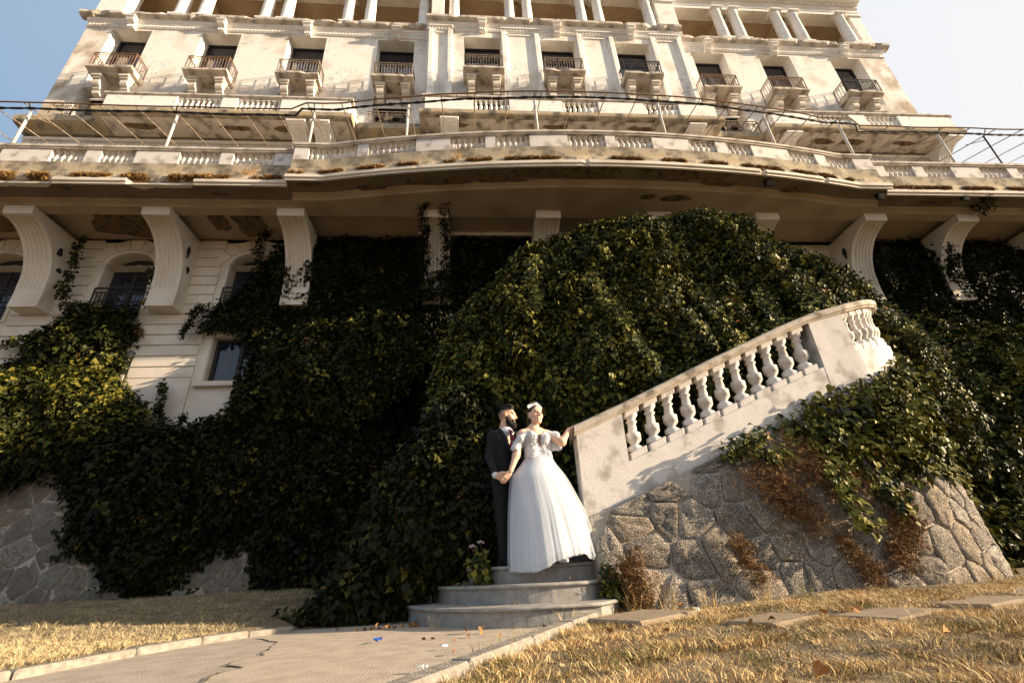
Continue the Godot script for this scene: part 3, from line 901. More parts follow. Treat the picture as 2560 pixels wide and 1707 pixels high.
func build_base(B: Node3D) -> void:
	# wall below the terrace, with arched windows, a basement window and banded masonry
	var b := MB.new()
	var ax := [-12.2, -9.05, -5.9]
	var holes := []
	for x in ax: holes.append([x - 0.6, x + 0.6, 6.55, 8.25])
	for x in [-12.2, -9.05, -5.85]: holes.append([x - 0.6, x + 0.6, 4.86, 6.08])
	var xs := 24
	wall(b, -16.0, 21.0, -1.0, 8.25, ZW, holes, 0.35, 1.2)
	# segmental heads: wall above the arch line
	var prev := -16.0
	for x in ax:
		b.qo(V(prev, 8.25, ZW), V(x - 0.6, 8.25, ZW), V(x - 0.6, 9.12, ZW), V(prev, 9.12, ZW), Vector3.BACK)
		for i in 12:
			var a: float = x - 0.6 + 0.1 * i
			var c: float = a + 0.1
			var ya := 8.25 + 0.38 * sqrt(1.0 - pow((a - x) / 0.6, 2.0) * 0.999)
			var yc := 8.25 + 0.38 * sqrt(1.0 - pow((c - x) / 0.6, 2.0) * 0.999)
			b.qo(V(a, ya, ZW), V(c, yc, ZW), V(c, 9.12, ZW), V(a, 9.12, ZW), Vector3.BACK)
			b.qo(V(a, ya, ZW), V(c, yc, ZW), V(c, yc, ZW - 0.35), V(a, ya, ZW - 0.35), Vector3.DOWN)
		prev = x + 0.6
	b.qo(V(prev, 8.25, ZW), V(21, 8.25, ZW), V(21, 9.12, ZW), V(prev, 9.12, ZW), Vector3.BACK)
	obj("base_wall", b, M.cream, B)
	for x in ax:
		var f := MB.new()
		f.box(V(x, 7.6, ZW - 0.33), V(1.2, 2.1, 0.04))
		f.box(V(x, 7.45, ZW - 0.3), V(0.07, 1.8, 0.05))
		var w := obj("window", f, M.frame, B)
		for sx in [-0.3, 0.3]:
			var g := MB.new()
			g.box(V(x + sx, 7.5, ZW - 0.305), V(0.42, 1.5, 0.012))
			obj("pane", g, M.glass, w)
		# paper square left on the head of the window
		var sq := MB.new()
		for e in [[0, 0.06, 0.15, 0.02], [0, -0.06, 0.15, 0.02], [0.065, 0, 0.02, 0.1], [-0.065, 0, 0.02, 0.1]]: sq.box(V(x - 0.03 + e[0], 8.4 + e[1], ZW - 0.3), V(e[2], e[3], 0.015))
		obj("vent_frame", sq, M.paper, w)
		# architrave and voussoirs round the arch
		var tr := MB.new()
		for sx in [-1.0, 1.0]: tr.box(V(x + sx * 0.66, 7.4, ZW + 0.012), V(0.11, 1.7, 0.05), Basis(), 0.01)
		for i in 14:
			var a0 := PI * i / 14.0
			var a1 := PI * (i + 1) / 14.0
			var p := [V(x + cos(a0) * 0.605, 8.25 + sin(a0) * 0.385, 0), V(x + cos(a1) * 0.605, 8.25 + sin(a1) * 0.385, 0), V(x + cos(a1) * 0.715, 8.25 + sin(a1) * 0.49, 0), V(x + cos(a0) * 0.715, 8.25 + sin(a0) * 0.49, 0)]
			var pp := PackedVector3Array()
			for v in p: pp.append(v + V(0, 0, ZW - 0.02))
			tr.extrude(pp, V(0, 0, 0.057))
		obj("architrave", tr, M.cream, B)
		for i in 7:
			var a0 := PI * (0.06 + 0.88 * i / 7.0) + 0.012
			var a1 := PI * (0.06 + 0.88 * (i + 1) / 7.0) - 0.012
			var pp := PackedVector3Array()
			for v in [[a0, 0.725, 0.5], [(a0 + a1) / 2, 0.725, 0.5], [a1, 0.725, 0.5], [a1, 1.0, 0.83], [a0, 1.0, 0.83]]:
				pp.append(V(x + cos(v[0]) * v[1], minf(9.1, 8.25 + sin(v[0]) * v[2]), ZW + 0.003))
			var vb := MB.new()
			vb.extrude(pp, V(0, 0, 0.04))
			obj("voussoir", vb, M.cream, B)
		var rl := MB.new()
		railing(rl, [V(x - 0.62, 6.6, ZW + 0.04), V(x + 0.62, 6.6, ZW + 0.04)], 0.92, 0.011)
		obj("railing", rl, M.iron, B)
	for x in [-12.2, -9.05, -5.85]:
		var f := MB.new()
		for e in [[-0.56, 0, 0.08, 1.22], [0.56, 0, 0.08, 1.22], [0.05, 0, 0.11, 1.22]]: f.box(V(x + e[0], 5.47, ZW - 0.2), V(e[2], e[3], 0.07), Basis(), 0.008)
		for y in [4.9, 6.04]: f.box(V(x, y, ZW - 0.2), V(1.04, 0.08, 0.065))
		var w := obj("window", f, M.frame, B)
		for g in [[-0.26, 0.5], [0.31, 0.42]]:
			var gl := MB.new()
			gl.box(V(x + g[0], 5.47, ZW - 0.21), V(g[1], 1.06, 0.012))
			obj("pane", gl, M.glass, w)
		var cu := MB.new()
		cu.box(V(x - 0.36, 5.47, ZW - 0.29), V(0.22, 1.1, 0.01))
		obj("curtain", cu, M.curtain, w)
		var s := MB.new()
		s.box(V(x, 4.79, ZW + 0.05), V(1.55, 0.13, 0.16), Basis(), 0.015)
		for sx in [-1.0, 1.0]: s.box(V(x + sx * 0.7, 5.53, ZW + 0.01), V(0.17, 1.34, 0.05), Basis(), 0.01)
		s.box(V(x, 6.16, ZW + 0.015), V(1.56, 0.14, 0.06), Basis(), 0.01)
		obj("window_surround", s, M.cream, B)
	# banded blocks between the windows
	var y := 4.99
	while y < 9.0:
		for p in [[-11.4, -9.9], [-8.2, -6.72], [-5.05, -3.9]]:
			var x0: float = p[0]
			var x1: float = p[1]
			if y > 6.8:
				x0 += 0.04; x1 += 0.0
			var yt := minf(y + 0.27, 9.08)
			if yt - y > 0.05:
				var m := MB.new()
				m.box(V((x0 + x1) / 2, (y + yt) / 2, ZW + 0.015), V(x1 - x0, yt - y, 0.06), Basis(), 0.012)
				obj("banded_block", m, M.cream, B)
		y += 0.292
	var pl := MB.new()
	for p in [[-11.4, -9.9], [-8.2, -6.72], [-5.05, -3.9]]: pl.box(V((p[0] + p[1]) / 2, 3.0, ZW + 0.02), V(p[1] - p[0], 3.95, 0.07), Basis(), 0.012)
	obj("pier_base", pl, M.cream, B)


# ---------------------------------------------------------------- floodlights, awning frame
func build_fittings() -> void:
	var where := ["above the right shoulder of the ivy dome", "at the right end of its bow", "over the ivy-grown right corbel"]
	var spots := [V(7.65, 9.13, -8.52), V(11.08, 9.13, -8.95), V(13.6, 9.13, -8.95)]
	for i in 3:
		var f := thing("floodlight", "black floodlight under the terrace lip " + where[i], "floodlight", spots[i], "floodlights under the terrace lip")
		var b := MB.new()
		b.bar(V(-0.1, 0, 0), V(-0.1, -0.12, 0.02), 0.008); b.bar(V(0.1, 0, 0), V(0.1, -0.12, 0.02), 0.008); b.box(V(0, -0.004, 0), V(0.22, 0.012, 0.04))
		obj("yoke", b, M.iron, f)
		var h := MB.new()
		var tilt := Basis(Vector3.RIGHT, 0.45)
		h.box(V(0, -0.12, 0.03), V(0.19, 0.15, 0.09), tilt, 0.015)
		for k in 4: h.box(V(0, -0.06 - 0.03 * k, -0.03) , V(0.17, 0.008, 0.04), tilt)
		obj("housing", h, M.iron, f)
		var g := MB.new()
		g.box(V(0, -0.12, 0.03) + tilt * V(0, 0, 0.048), V(0.16, 0.12, 0.006), tilt)
		obj("lens", g, M.glass, f)
	var A := thing("awning_frame", "bare rusty awning pipe frame standing along the terrace parapet", "awning frame")
	var ps := [-14.8, -11.27, -7.69, -4.1, -1.6, 1.76, 5.15, 8.35, 10.87, 14.26, 15.8, 18.6]
	for i in ps.size():
		var x: float = ps[i]
		var z := zpar(x) - 0.05
		var b := MB.new()
		b.tube(PackedVector3Array([V(x, 10.46, z), V(x, 11.72, z)]), 0.035 if i != 10 else 0.022, 0.035 if i != 10 else 0.022, 8)
		obj("post", b, M.white_pipe if i != 10 else M.iron, A)
		var c := MB.new()
		c.tube(PackedVector3Array([V(x, 11.7, z), V(x, 11.86, z + 0.14)]), 0.014, 0.014, 5)
		c.tube(PackedVector3Array([V(x, 11.55, z), V(x + 0.02, 11.9, z - 0.5)]), 0.012, 0.012, 5)
		obj("strut", c, M.rust, A)
	var pr := PackedVector3Array()
	for i in 80:
		var x := lerpf(-16, 21, i / 79.0)
		pr.append(V(x, 11.86 + 0.04 * noise.get_noise_2d(x * 40.0, 9.0), zpar(x) + 0.1))
	var rail := MB.new()
	rail.tube(pr, 0.022, 0.022, 6)
	obj("front_rail", rail, M.rust, A)
	var x := -15.8
	while x < 20.0:
		var b := MB.new()
		var z := zpar(x) + 0.1
		b.tube(PackedVector3Array([V(x, 11.85, z), V(x + rng.randf_range(-0.02, 0.02), 12.1, (z - 10.7) / 2), V(x, 12.35, -10.75)]), 0.015, 0.015, 5)
		obj("rafter", b, M.worn_iron, A)
		if rng.randf() < 0.55:
			var s := MB.new()
			s.tube(PackedVector3Array([V(x + 0.4, 11.86, z), V(x + 0.4 + rng.randf_range(-0.05, 0.05), 11.62, z + 0.02)]), 0.009, 0.009, 4)
			obj("hanger", s, M.rust, A)
		x += 0.887
	var rp := MB.new()
	rp.tube(PackedVector3Array([V(-16, 12.35, -10.75), V(-1.7, 12.35, -10.75)]), 0.02, 0.02, 6)
	rp.tube(PackedVector3Array([V(-1.4, 12.35, -10.5), V(8.0, 12.35, -10.5)]), 0.02, 0.02, 6)
	rp.tube(PackedVector3Array([V(8.3, 12.35, -10.75), V(20, 12.35, -10.75)]), 0.02, 0.02, 6)
	obj("rear_rail", rp, M.rust, A)
	var cb := MB.new()
	for k in 2:
		var cp := PackedVector3Array()
		for i in 160:
			var cx := lerpf(-16, 21, i / 159.0)
			cp.append(V(cx, 11.6 + 0.05 * noise.get_noise_2d(cx * 35.0, 40.0) + sin(cx * 9.0 + k * PI) * 0.018, zpar(cx) + 0.12 + cos(cx * 9.0 + k * PI) * 0.018))
		cb.tube(cp, 0.022, 0.022, 6)
	tag(obj("cable", cb, M.cable), "thick black cable hanging slack along the rusty awning frame", "cable")


# ---------------------------------------------------------------- ground, path, kerbs
const PL := [Vector2(-6.0, 3.0), Vector2(-4.4, 0.0), Vector2(-3.5, -2.2), Vector2(-2.93, -3.75), Vector2(-2.72, -4.6), Vector2(-2.5, -5.15), Vector2(-2.24, -5.52), Vector2(-1.9, -5.8)]
const PR := [Vector2(-3.2, 3.0), Vector2(-1.6, 0.1), Vector2(-0.75, -1.45), Vector2(-0.08, -2.68), Vector2(0.3, -3.38), Vector2(0.68, -4.1), Vector2(1.07, -4.8)]

func edge_x(line: Array, z: float) -> float:
	for i in line.size() - 1:
		if z <= line[i].y and z >= line[i + 1].y:
			return lerpf(line[i].x, line[i + 1].x, (line[i].y - z) / (line[i].y - line[i + 1].y))
	return line[0].x if z > line[0].y else line[-1].x

func gh(x: float, z: float) -> float:
	var n := 0.02 * noise.get_noise_2d(x * 60.0, z * 60.0) + 0.012 * noise.get_noise_2d(x * 200.0, z * 200.0)
	if z > 5.0 or z < -30.0: return n
	var l := edge_x(PL, z)
	var r := edge_x(PR, z)
	if x < l - 0.08:
		var d := l - x
		var back := smoothstep(-4.6, -9.3, z)
		return 0.06 + n + 0.27 * back * minf(1.0, d / 0.8)
	if x > r + 0.08 and z > -9.0:
		return 0.05 + n * 1.3 + 0.06 * smoothstep(0.0, 2.5, x - r - 0.1) * smoothstep(-2.0, -4.0, z)
	if z < -5.9: return 0.0 + 0.2 * smoothstep(-5.9, -8.0, z)
	return -0.02

func build_ground() -> void:
	var b := MB.new(true)
	var xs := [-400.0, -120.0, -50.0, -25.0]
	var zs := [-400.0, -120.0, -50.0, -20.0]
	var v := -16.0
	while v <= 16.01: xs.append(v); v += 0.16
	v = -11.2
	while v <= 6.01: zs.append(v); v += 0.16
	xs.append_array([25.0, 50.0, 120.0, 400.0]); zs.append_array([12.0, 25.0, 60.0, 150.0, 400.0])
	for i in xs.size() - 1:
		for j in zs.size() - 1:
			var x0: float = xs[i]
			var x1: float = xs[i + 1]
			var z0: float = zs[j]
			var z1: float = zs[j + 1]
			b.q(V(x0, gh(x0, z1), z1), V(x1, gh(x1, z1), z1), V(x1, gh(x1, z0), z0), V(x0, gh(x0, z0), z0))
	struct("ground", b, M.soil)
	# asphalt path
	var p := MB.new(true)
	var z := 3.0
	while z > -6.6:
		var z1 := z - 0.15
		for k in 12:
			var f0 := k / 12.0
			var f1 := (k + 1) / 12.0
			var zz := [z, z1]
			var c := []
			for w in zz:
				var l := edge_x(PL, maxf(w, -5.79))
				var r := edge_x(PR, maxf(w, -4.79))
				for f in [f0, f1]:
					var x := lerpf(l, r, f)
					c.append(V(x, 0.0015 * noise.get_noise_2d(x * 90.0, w * 90.0), w))
			p.q(c[0], c[1], c[3], c[2])
		z = z1
	struct("path", p, M.asphalt)
	# a newer, slightly raised layer of asphalt that starts at a crack
	var edge := [Vector2(-2.05, -5.3), Vector2(-1.72, -4.9), Vector2(-1.6, -4.45), Vector2(-1.5, -4.05), Vector2(-1.62, -3.75), Vector2(-1.42, -3.55), Vector2(-1.5, -3.3), Vector2(-1.35, -2.9), Vector2(-1.1, -2.2), Vector2(-0.6, -1.2)]
	var crack_line := []
	for i in edge.size() - 1:
		for q in 6:
			var p0: Vector2 = edge[i].lerp(edge[i + 1], q / 6.0)
			crack_line.append(p0 + Vector2(0.05 * noise.get_noise_2d(p0.y * 420.0, 1.0) + 0.03 * noise.get_noise_2d(p0.y * 1500.0, 8.0), 0))
	var pt := MB.new()
	var ck := MB.new()
	for i in crack_line.size() - 1:
		var p0: Vector2 = crack_line[i]
		var p1: Vector2 = crack_line[i + 1]
		var r0 := edge_x(PR, maxf(p0.y, -4.79)) - 0.07
		var r1 := edge_x(PR, maxf(p1.y, -4.79)) - 0.07
		pt.qo(V(p0.x, 0.007, p0.y), V(r0, 0.007, p0.y), V(r1, 0.007, p1.y), V(p1.x, 0.007, p1.y), Vector3.UP)
		var w0 := 0.004 + 0.016 * maxf(0.0, noise.get_noise_2d(p0.y * 300.0, 60.0) + 0.15)
		var w1 := 0.004 + 0.016 * maxf(0.0, noise.get_noise_2d(p1.y * 300.0, 60.0) + 0.15)
		if p0.y > -3.2 or p0.y < -4.35: continue
		ck.qo(V(p0.x - w0, 0.011, p0.y), V(p0.x + w0 * 0.4, 0.011, p0.y), V(p1.x + w1 * 0.4, 0.011, p1.y), V(p1.x - w1, 0.011, p1.y), Vector3.UP)
	var ap := obj("asphalt_patch", pt, M.asphalt_patch)
	tag(ap, "paler newer asphalt layer with a jagged cracked left edge", "pavement patch")
	obj("crack", ck, M.soil, ap)
	# kerbs
	for side in 2:
		var line: Array = PL if side == 0 else PR
		var k := thing("kerb", "pale concrete kerb along the left lawn, curving in to the ivy" if side == 0 else "concrete kerb along the right dry grass, running up to the granite steps", "kerb")
		for i in range(1, line.size() - 1):
			var a: Vector2 = line[i]
			var c: Vector2 = line[i + 1]
			var n := maxi(1, roundi(a.distance_to(c) / 0.9))
			for s in n:
				var p0 := a.lerp(c, float(s) / n)
				var p1 := a.lerp(c, (s + 1.0) / n)
				var d := (p1 - p0).normalized()
				var e := MB.new()
				var up := 0.055 if side == 0 else 0.09
				var w := 0.13
				var mid := (p0 + p1) / 2.0 + Vector2(d.y, -d.x) * 0.0
				var bs := Basis(V(-d.y, 0, d.x), V(0, 1, 0), V(-d.x, 0, -d.y))
				if bs.determinant() < 0: bs.x = -bs.x
				bs = bs.rotated(V(d.x, 0, d.y), rng.randf_range(-0.03, 0.03))
				e.box(V(mid.x, up / 2 - 0.05 + rng.randf_range(-0.006, 0.006), mid.y), V(w, up + 0.1, p0.distance_to(p1) - 0.012), bs, 0.014)
				obj("kerb_stone", e, M.kerb, k)
	# paving slabs in the dry grass
	var sl := [[1.25, -4.02, 0.62, 0.56, 0.5], [1.9, -3.36, 0.46, 0.36, 0.4], [2.6, -3.25, 0.5, 0.42, 0.35], [3.4, -3.38, 0.5, 0.36, 0.3], [4.1, -3.6, 0.6, 0.4, 0.2]]
	var names := ["large grey paving slab beside the kerb, tilted over a hollow in the dry grass", "small worn paving slab in the grass, next after the large tilted one", "flat paving slab in the middle of the row through the dry grass", "paving slab half hidden by grass below the ivy-hung end of the stone wall", "last paving slab at the right end of the row, mostly under straw"]
	for i in sl.size():
		var s: Array = sl[i]
		var m := MB.new()
		m.box(V(s[0], gh(s[0], s[1]) + (0.012 if i == 0 else -0.012), s[1]), V(s[2], 0.07, s[3]), Basis(V(0, 1, 0), s[4]).rotated(V(0, 0, 1), 0.03), 0.012)
		tag(obj("paving_slab", m, M.slab), names[i], "paving slab", "paving slabs in the dry grass")


# ---------------------------------------------------------------- granite steps
func layered(b: MB, pl: Array, layers: Array, top := true) -> void:  # plan polyline (front from right to left, then back), layers of (offset outwards, y)
	var loops := []
	var n := pl.size()
	for l in layers:
		var lp: Array[Vector3] = []
		for i in n:
			var p: Vector2 = pl[i]
			var a: Vector2 = (p - pl[(i + n - 1) % n]).normalized()
			var c: Vector2 = (pl[(i + 1) % n] - p).normalized()
			var t := (a + c).normalized()
			var nn := Vector2(-t.y, t.x)
			var k: float = l[0] / maxf(0.5, nn.dot(Vector2(-a.y, a.x)))
			lp.append(V(p.x + nn.x * k, l[1], p.y + nn.y * k))
		loops.append(lp)
	for i in loops.size() - 1:
		for k in n:
			var j := (k + 1) % n
			b.q(loops[i][k], loops[i][j], loops[i + 1][j], loops[i + 1][k])
	if top:
		var pp := PackedVector3Array(loops[-1])
		b.poly(pp, Vector3.UP)
		b.poly(PackedVector3Array(loops[0]), Vector3.DOWN)

func arc(pts: Array, n: int) -> Array:   # smooth line through the points
	var c := Curve2D.new()
	for i in pts.size():
		var d: Vector2 = (pts[mini(i + 1, pts.size() - 1)] - pts[maxi(i - 1, 0)]) / 6.0
		c.add_point(pts[i], -d if i > 0 else Vector2.ZERO, d if i < pts.size() - 1 else Vector2.ZERO)
	var out := []
	var l := c.get_baked_length()
	for i in n: out.append(c.sample_baked(l * i / (n - 1), true))
	return out

func build_steps() -> void:
	var S := thing("granite_steps", "three curved grey granite steps with rounded nosings under the couple", "steps")
	var fronts := [[Vector2(1.1, -4.66), Vector2(0.65, -4.63), Vector2(0.2, -4.72), Vector2(-0.2, -5.0), Vector2(-0.55, -5.5), Vector2(-0.78, -6.2)],
		[Vector2(1.04, -4.96), Vector2(0.65, -4.95), Vector2(0.3, -5.04), Vector2(0.0, -5.3), Vector2(-0.28, -5.7), Vector2(-0.48, -6.3)],
		[Vector2(1.16, -5.27), Vector2(0.7, -5.24), Vector2(0.4, -5.32), Vector2(0.15, -5.5), Vector2(-0.04, -5.85), Vector2(-0.12, -6.4)]]
	var ends := [[Vector2(1.6, -5.3), Vector2(1.6, -9.0), Vector2(-0.7, -9.0)], [Vector2(1.2, -5.1), Vector2(1.5, -5.35), Vector2(1.6, -9.0), Vector2(-0.4, -9.0)], [Vector2(1.5, -5.4), Vector2(1.6, -9.0), Vector2(-0.1, -9.0)]]
	var hy := 0.165
	for i in 3:
		var f := arc(fronts[i], 22)
		f.reverse()
		var pl := f.duplicate()
		pl.append_array(ends[i])
		var y := hy * (i + 1)
		var r := MB.new()
		layered(r, pl, [[0.0, -0.05 if i == 0 else y - hy - 0.002], [0.0, y - 0.036]])
		var ro := obj("riser", r, M.granite, S)
		var t := MB.new()
		t.smooth(true)
		layered(t, pl, [[0.012, y - 0.036], [0.026, y - 0.031], [0.033, y - 0.02], [0.03, y - 0.008], [0.02, y]], false)
		t.smooth(false)
		layered(t, pl, [[0.012, y - 0.036], [0.02, y]], true)
		obj("tread", t, M.granite, S)


# ---------------------------------------------------------------- rubble stone walls
func voronoi_wall(root: Node3D, L: float, H: Callable, P: Callable, cell: float, gap: float, lift: float, grow: int, keep: Callable) -> void:
	# P(s, h) -> point on the face; stones are cut out of a jittered lattice and stand proud of the mortar
	var seeds: Array[Vector2] = []
	var ny := int(4.0 / cell)
	for i in range(-1, int(L / cell) + 2):
		for j in range(-1, ny):
			seeds.append(Vector2((i + 0.5 * (j % 2) + rng.randf_range(-0.44, 0.44)) * cell * 1.05, (j + 0.45 + rng.randf_range(-0.42, 0.42)) * cell * 0.92))
	for sd in seeds:
		if sd.x < 0.0 or sd.x > L: continue
		var top: float = H.call(sd.x)
		if sd.y < -0.05 or sd.y > top - 0.02: continue
		if not keep.call(sd.x, sd.y): continue
		var poly := PackedVector2Array([sd + Vector2(-cell, -cell), sd + Vector2(cell, -cell), sd + Vector2(cell, cell), sd + Vector2(-cell, cell)])
		var cuts := []
		for o in seeds:
			var d := o - sd
			var l := d.length()
			if l > 1e-4 and l < cell * 2.4: cuts.append([d / l, l * 0.5])
		var sl: float = (H.call(sd.x + 0.1) - H.call(sd.x - 0.1)) / 0.2
		var nn := Vector2(-sl, 1).normalized()
		cuts.append([nn, (top - sd.y) * nn.y - 0.005])
		for c in cuts:
			var np := PackedVector2Array()
			for i in poly.size():
				var a := poly[i] - sd
				var b2 := poly[(i + 1) % poly.size()] - sd
				var da: float = a.dot(c[0]) - c[1]
				var db: float = b2.dot(c[0]) - c[1]
				if da <= 0: np.append(a + sd)
				if da * db < 0: np.append(a.lerp(b2, da / (da - db)) + sd)
			poly = np
			if poly.size() < 3: break
		if poly.size() < 3: continue
		var bb := Rect2(poly[0], Vector2.ZERO)
		for p in poly: bb = bb.expand(p)
		if minf(bb.size.x, bb.size.y) < 0.07: continue
		for p in poly.size(): poly[p].x = clampf(poly[p].x, 0.0, L)
		var ins := Geometry2D.offset_polygon(poly, -gap)
		if ins.is_empty() or ins[0].size() < 3: continue
		poly = ins[0]
		# round the corners twice
		for it in 2:
			var np := PackedVector2Array()
			for i in poly.size():
				var a := poly[i]
				var c := poly[(i + 1) % poly.size()]
				var e := 0.11 if it == 0 else 0.27
				np.append(a.lerp(c, e)); np.append(a.lerp(c, 1.0 - e))
			poly = np
		var cen := Vector2.ZERO
		for p in poly: cen += p
		cen /= poly.size()
		var step := maxi(1, poly.size() / 14)
		var ring: Array[Vector2] = []
		for i in range(0, poly.size(), step): ring.append(poly[i])
		var m := MB.new(true)
		var amp := lift * rng.randf_range(0.7, 1.3)
		var tilt := Vector2(rng.randf_range(-0.25, 0.25), rng.randf_range(-0.25, 0.25))
		var rows := []
		for lv in [[1.0, -0.4], [0.99, 0.5], [0.955, 0.92], [0.65, 1.0], [0.3, 1.0]]:
			var row: Array[Vector3] = []
			for p in ring:
				var w: Vector2 = cen + (p - cen) * lv[0]
				var f: Vector3 = P.call(w.x, w.y)
				var du: Vector3 = P.call(w.x + 0.03, w.y) - f
				var dv: Vector3 = P.call(w.x, w.y + 0.03) - f
				var n := du.cross(dv).normalized()
				var rel := 0.03 * noise.get_noise_3d(w.x * 420.0, w.y * 420.0, 5.0) + 0.016 * noise.get_noise_3d(w.x * 1100.0, w.y * 1100.0, 9.0)
				row.append(f + n * (amp * lv[1] + (rel + (w - cen).dot(tilt) * 0.3) * (0.0 if lv[1] < 0 else 1.0)))
			rows.append(row)
		var k := ring.size()
		for r in rows.size() - 1:
			for i in k:
				var j := (i + 1) % k
				m.q(rows[r][i], rows[r][j], rows[r + 1][j], rows[r + 1][i])
		if k < 3: continue
		var mid := Vector3.ZERO
		for p in rows[-1]: mid += p
		mid /= k
		for i in k: m.t(rows[-1][i], rows[-1][(i + 1) % k], mid)
		obj("stone", m, M["stone%d" % (rng.randi() % 3)], root)

func poly_at(line: Array, s: float) -> Vector3:
	for i in line.size() - 1:
		var l: float = line[i].distance_to(line[i + 1])
		if s <= l or i == line.size() - 2: return line[i].lerp(line[i + 1], s / l)
		s -= l
	return line[-1]

var base_line := [V(1.21, 0.0, -4.96), V(1.7, 0.0, -4.94), V(2.4, 0.0, -4.92), V(3.2, 0.0, -4.9), V(4.0, 0.0, -4.89), V(4.7, 0.0, -4.93), V(5.35, 0.0, -5.12), V(6.0, 0.0, -5.46), V(6.55, 0.0, -6.0), V(6.9, 0.0, -6.9), V(7.1, 0.0, -8.6)]
var top_line := [V(1.22, 0.915, -5.25), V(1.659, 1.065, -5.25), V(2.377, 1.352, -5.25), V(3.225, 1.679, -5.25), V(4.094, 2.016, -5.25), V(4.754, 2.258, -5.25), V(5.2, 2.38, -5.28), V(5.75, 2.52, -5.55), V(6.1, 2.56, -6.0), V(6.28, 2.55, -6.7), V(6.35, 2.45, -8.4)]

func stone_len() -> float:
	var l := 0.0
	for i in base_line.size() - 1: l += base_line[i].distance_to(base_line[i + 1])
	return l

func line_at(line: Array, x: float) -> Vector3:
	for i in line.size() - 1:
		if x <= line[i + 1].x or i == line.size() - 2: return line[i].lerp(line[i + 1], clampf((x - line[i].x) / (line[i + 1].x - line[i].x), 0.0, 1.0))
	return line[-1]

func wall_z(x: float, y: float) -> float:   # depth of the rubble wall's face
	var a := line_at(base_line, x)
	var t := line_at(top_line, x)
	return lerpf(a.z, t.z, clampf(y / t.y, 0.0, 1.15))

func build_stone_wall() -> void:
	var W := thing("stone_wall", "battered rubble stone wall of pitted grey stones carrying the stair balustrade", "stone wall")
	var L := stone_len()
	var cum := [0.0]
	for i in base_line.size() - 1: cum.append(cum[-1] + base_line[i].distance_to(base_line[i + 1]))
	var topat := func(s: float) -> Vector3:
		for i in cum.size() - 1:
			if s <= cum[i + 1] or i == cum.size() - 2: return top_line[i].lerp(top_line[i + 1], clampf((s - cum[i]) / (cum[i + 1] - cum[i]), -0.2, 1.2))
		return top_line[-1]
	var H := func(s: float) -> float: return topat.call(s).y
	var P := func(s: float, h: float) -> Vector3:
		var a := poly_at(base_line, clampf(s, -0.1, L + 0.1))
		var t: Vector3 = topat.call(s)
		return a.lerp(t, h / maxf(0.2, t.y))
	var m := MB.new()
	for i in 60:
		for j in 8:
			var q := []
			for e in [[i, j], [i + 1, j], [i + 1, j + 1], [i, j + 1]]:
				var s: float = e[0] / 60.0 * L
				q.append(P.call(s, lerpf(-0.15, H.call(s), e[1] / 8.0)))
			m.qo(q[0], q[1], q[2], q[3], V(0.2, 0.2, 1))
	# left end and top
	m.qo(base_line[0], top_line[0], top_line[0] + V(0, 0, -0.5), base_line[0] + V(0, 0, -0.8), Vector3.LEFT)
	obj("mortar_core", m, M.mortar, W)
	voronoi_wall(W, L, H, P, 0.35, 0.006, 0.034, 0, func(s: float, h: float) -> bool: return s < L - 1.2)
	# plinth wall far left
	var W2 := thing("stone_wall", "rough stone plinth wall at the left, half covered by dark ivy", "stone wall")
	var P2 := func(s: float, h: float) -> Vector3: return V(-12.0 + s, 0.2 + h, -9.25 - 0.2 * h)
	var H2 := func(_s: float) -> float: return 2.9
	var m2 := MB.new()
	m2.qo(P2.call(-1, -0.3), P2.call(9.2, -0.3), P2.call(9.2, 3.0), P2.call(-1, 3.0), V(0, 0.2, 1))
	m2.qo(P2.call(-1, 3.0), P2.call(9.2, 3.0), V(-2.8, 3.2, -11), V(-13, 3.2, -11), Vector3.UP)
	obj("mortar_core", m2, M.mortar, W2)
	voronoi_wall(W2, 9.0, H2, P2, 0.4, 0.005, 0.022, 0, func(s: float, h: float) -> bool: return (s < 6.2 and h < 2.6) or (s > 7.0 and s < 8.3 and h < 1.0))


# ---------------------------------------------------------------- stair balustrade
var bal_plan := [V(1.2, 0, -5.3), V(4.76, 0, -5.3), V(5.1, 0, -5.29), V(5.4, 0, -5.35), V(5.7, 0, -5.46), V(5.98, 0, -5.65), V(6.2, 0, -5.9), V(6.36, 0, -6.2), V(6.46, 0, -6.6), V(6.5, 0, -7.25), V(6.5, 0, -8.5)]

func along(x: float, tab: Array) -> float:   # piecewise linear table of Vector2(arc, y)
	for i in tab.size() - 1:
		if x <= tab[i + 1].x or i == tab.size() - 2: return lerpf(tab[i].y, tab[i + 1].y, (x - tab[i].x) / (tab[i + 1].x - tab[i].x))
	return tab[-1].y

func bal_frame(s: float) -> Array:   # point on the front face and the outward normal, by arc length
	var acc := 0.0
	for i in bal_plan.size() - 1:
		var l: float = bal_plan[i].distance_to(bal_plan[i + 1])
		if s <= acc + l or i == bal_plan.size() - 2:
			var f := (s - acc) / l
			var d0: Vector3 = (bal_plan[i + 1] - bal_plan[maxi(i - 1, 0)]).normalized() if i > 0 else (bal_plan[1] - bal_plan[0]).normalized()
			var d1: Vector3 = (bal_plan[mini(i + 2, bal_plan.size() - 1)] - bal_plan[i]).normalized() if i > 0 else d0
			if i == 0: d1 = d0
			var d := d0.lerp(d1, clampf(f, 0, 1)).normalized()
			return [bal_plan[i].lerp(bal_plan[i + 1], f), V(-d.z, 0, d.x), d]
		acc += l
	return []

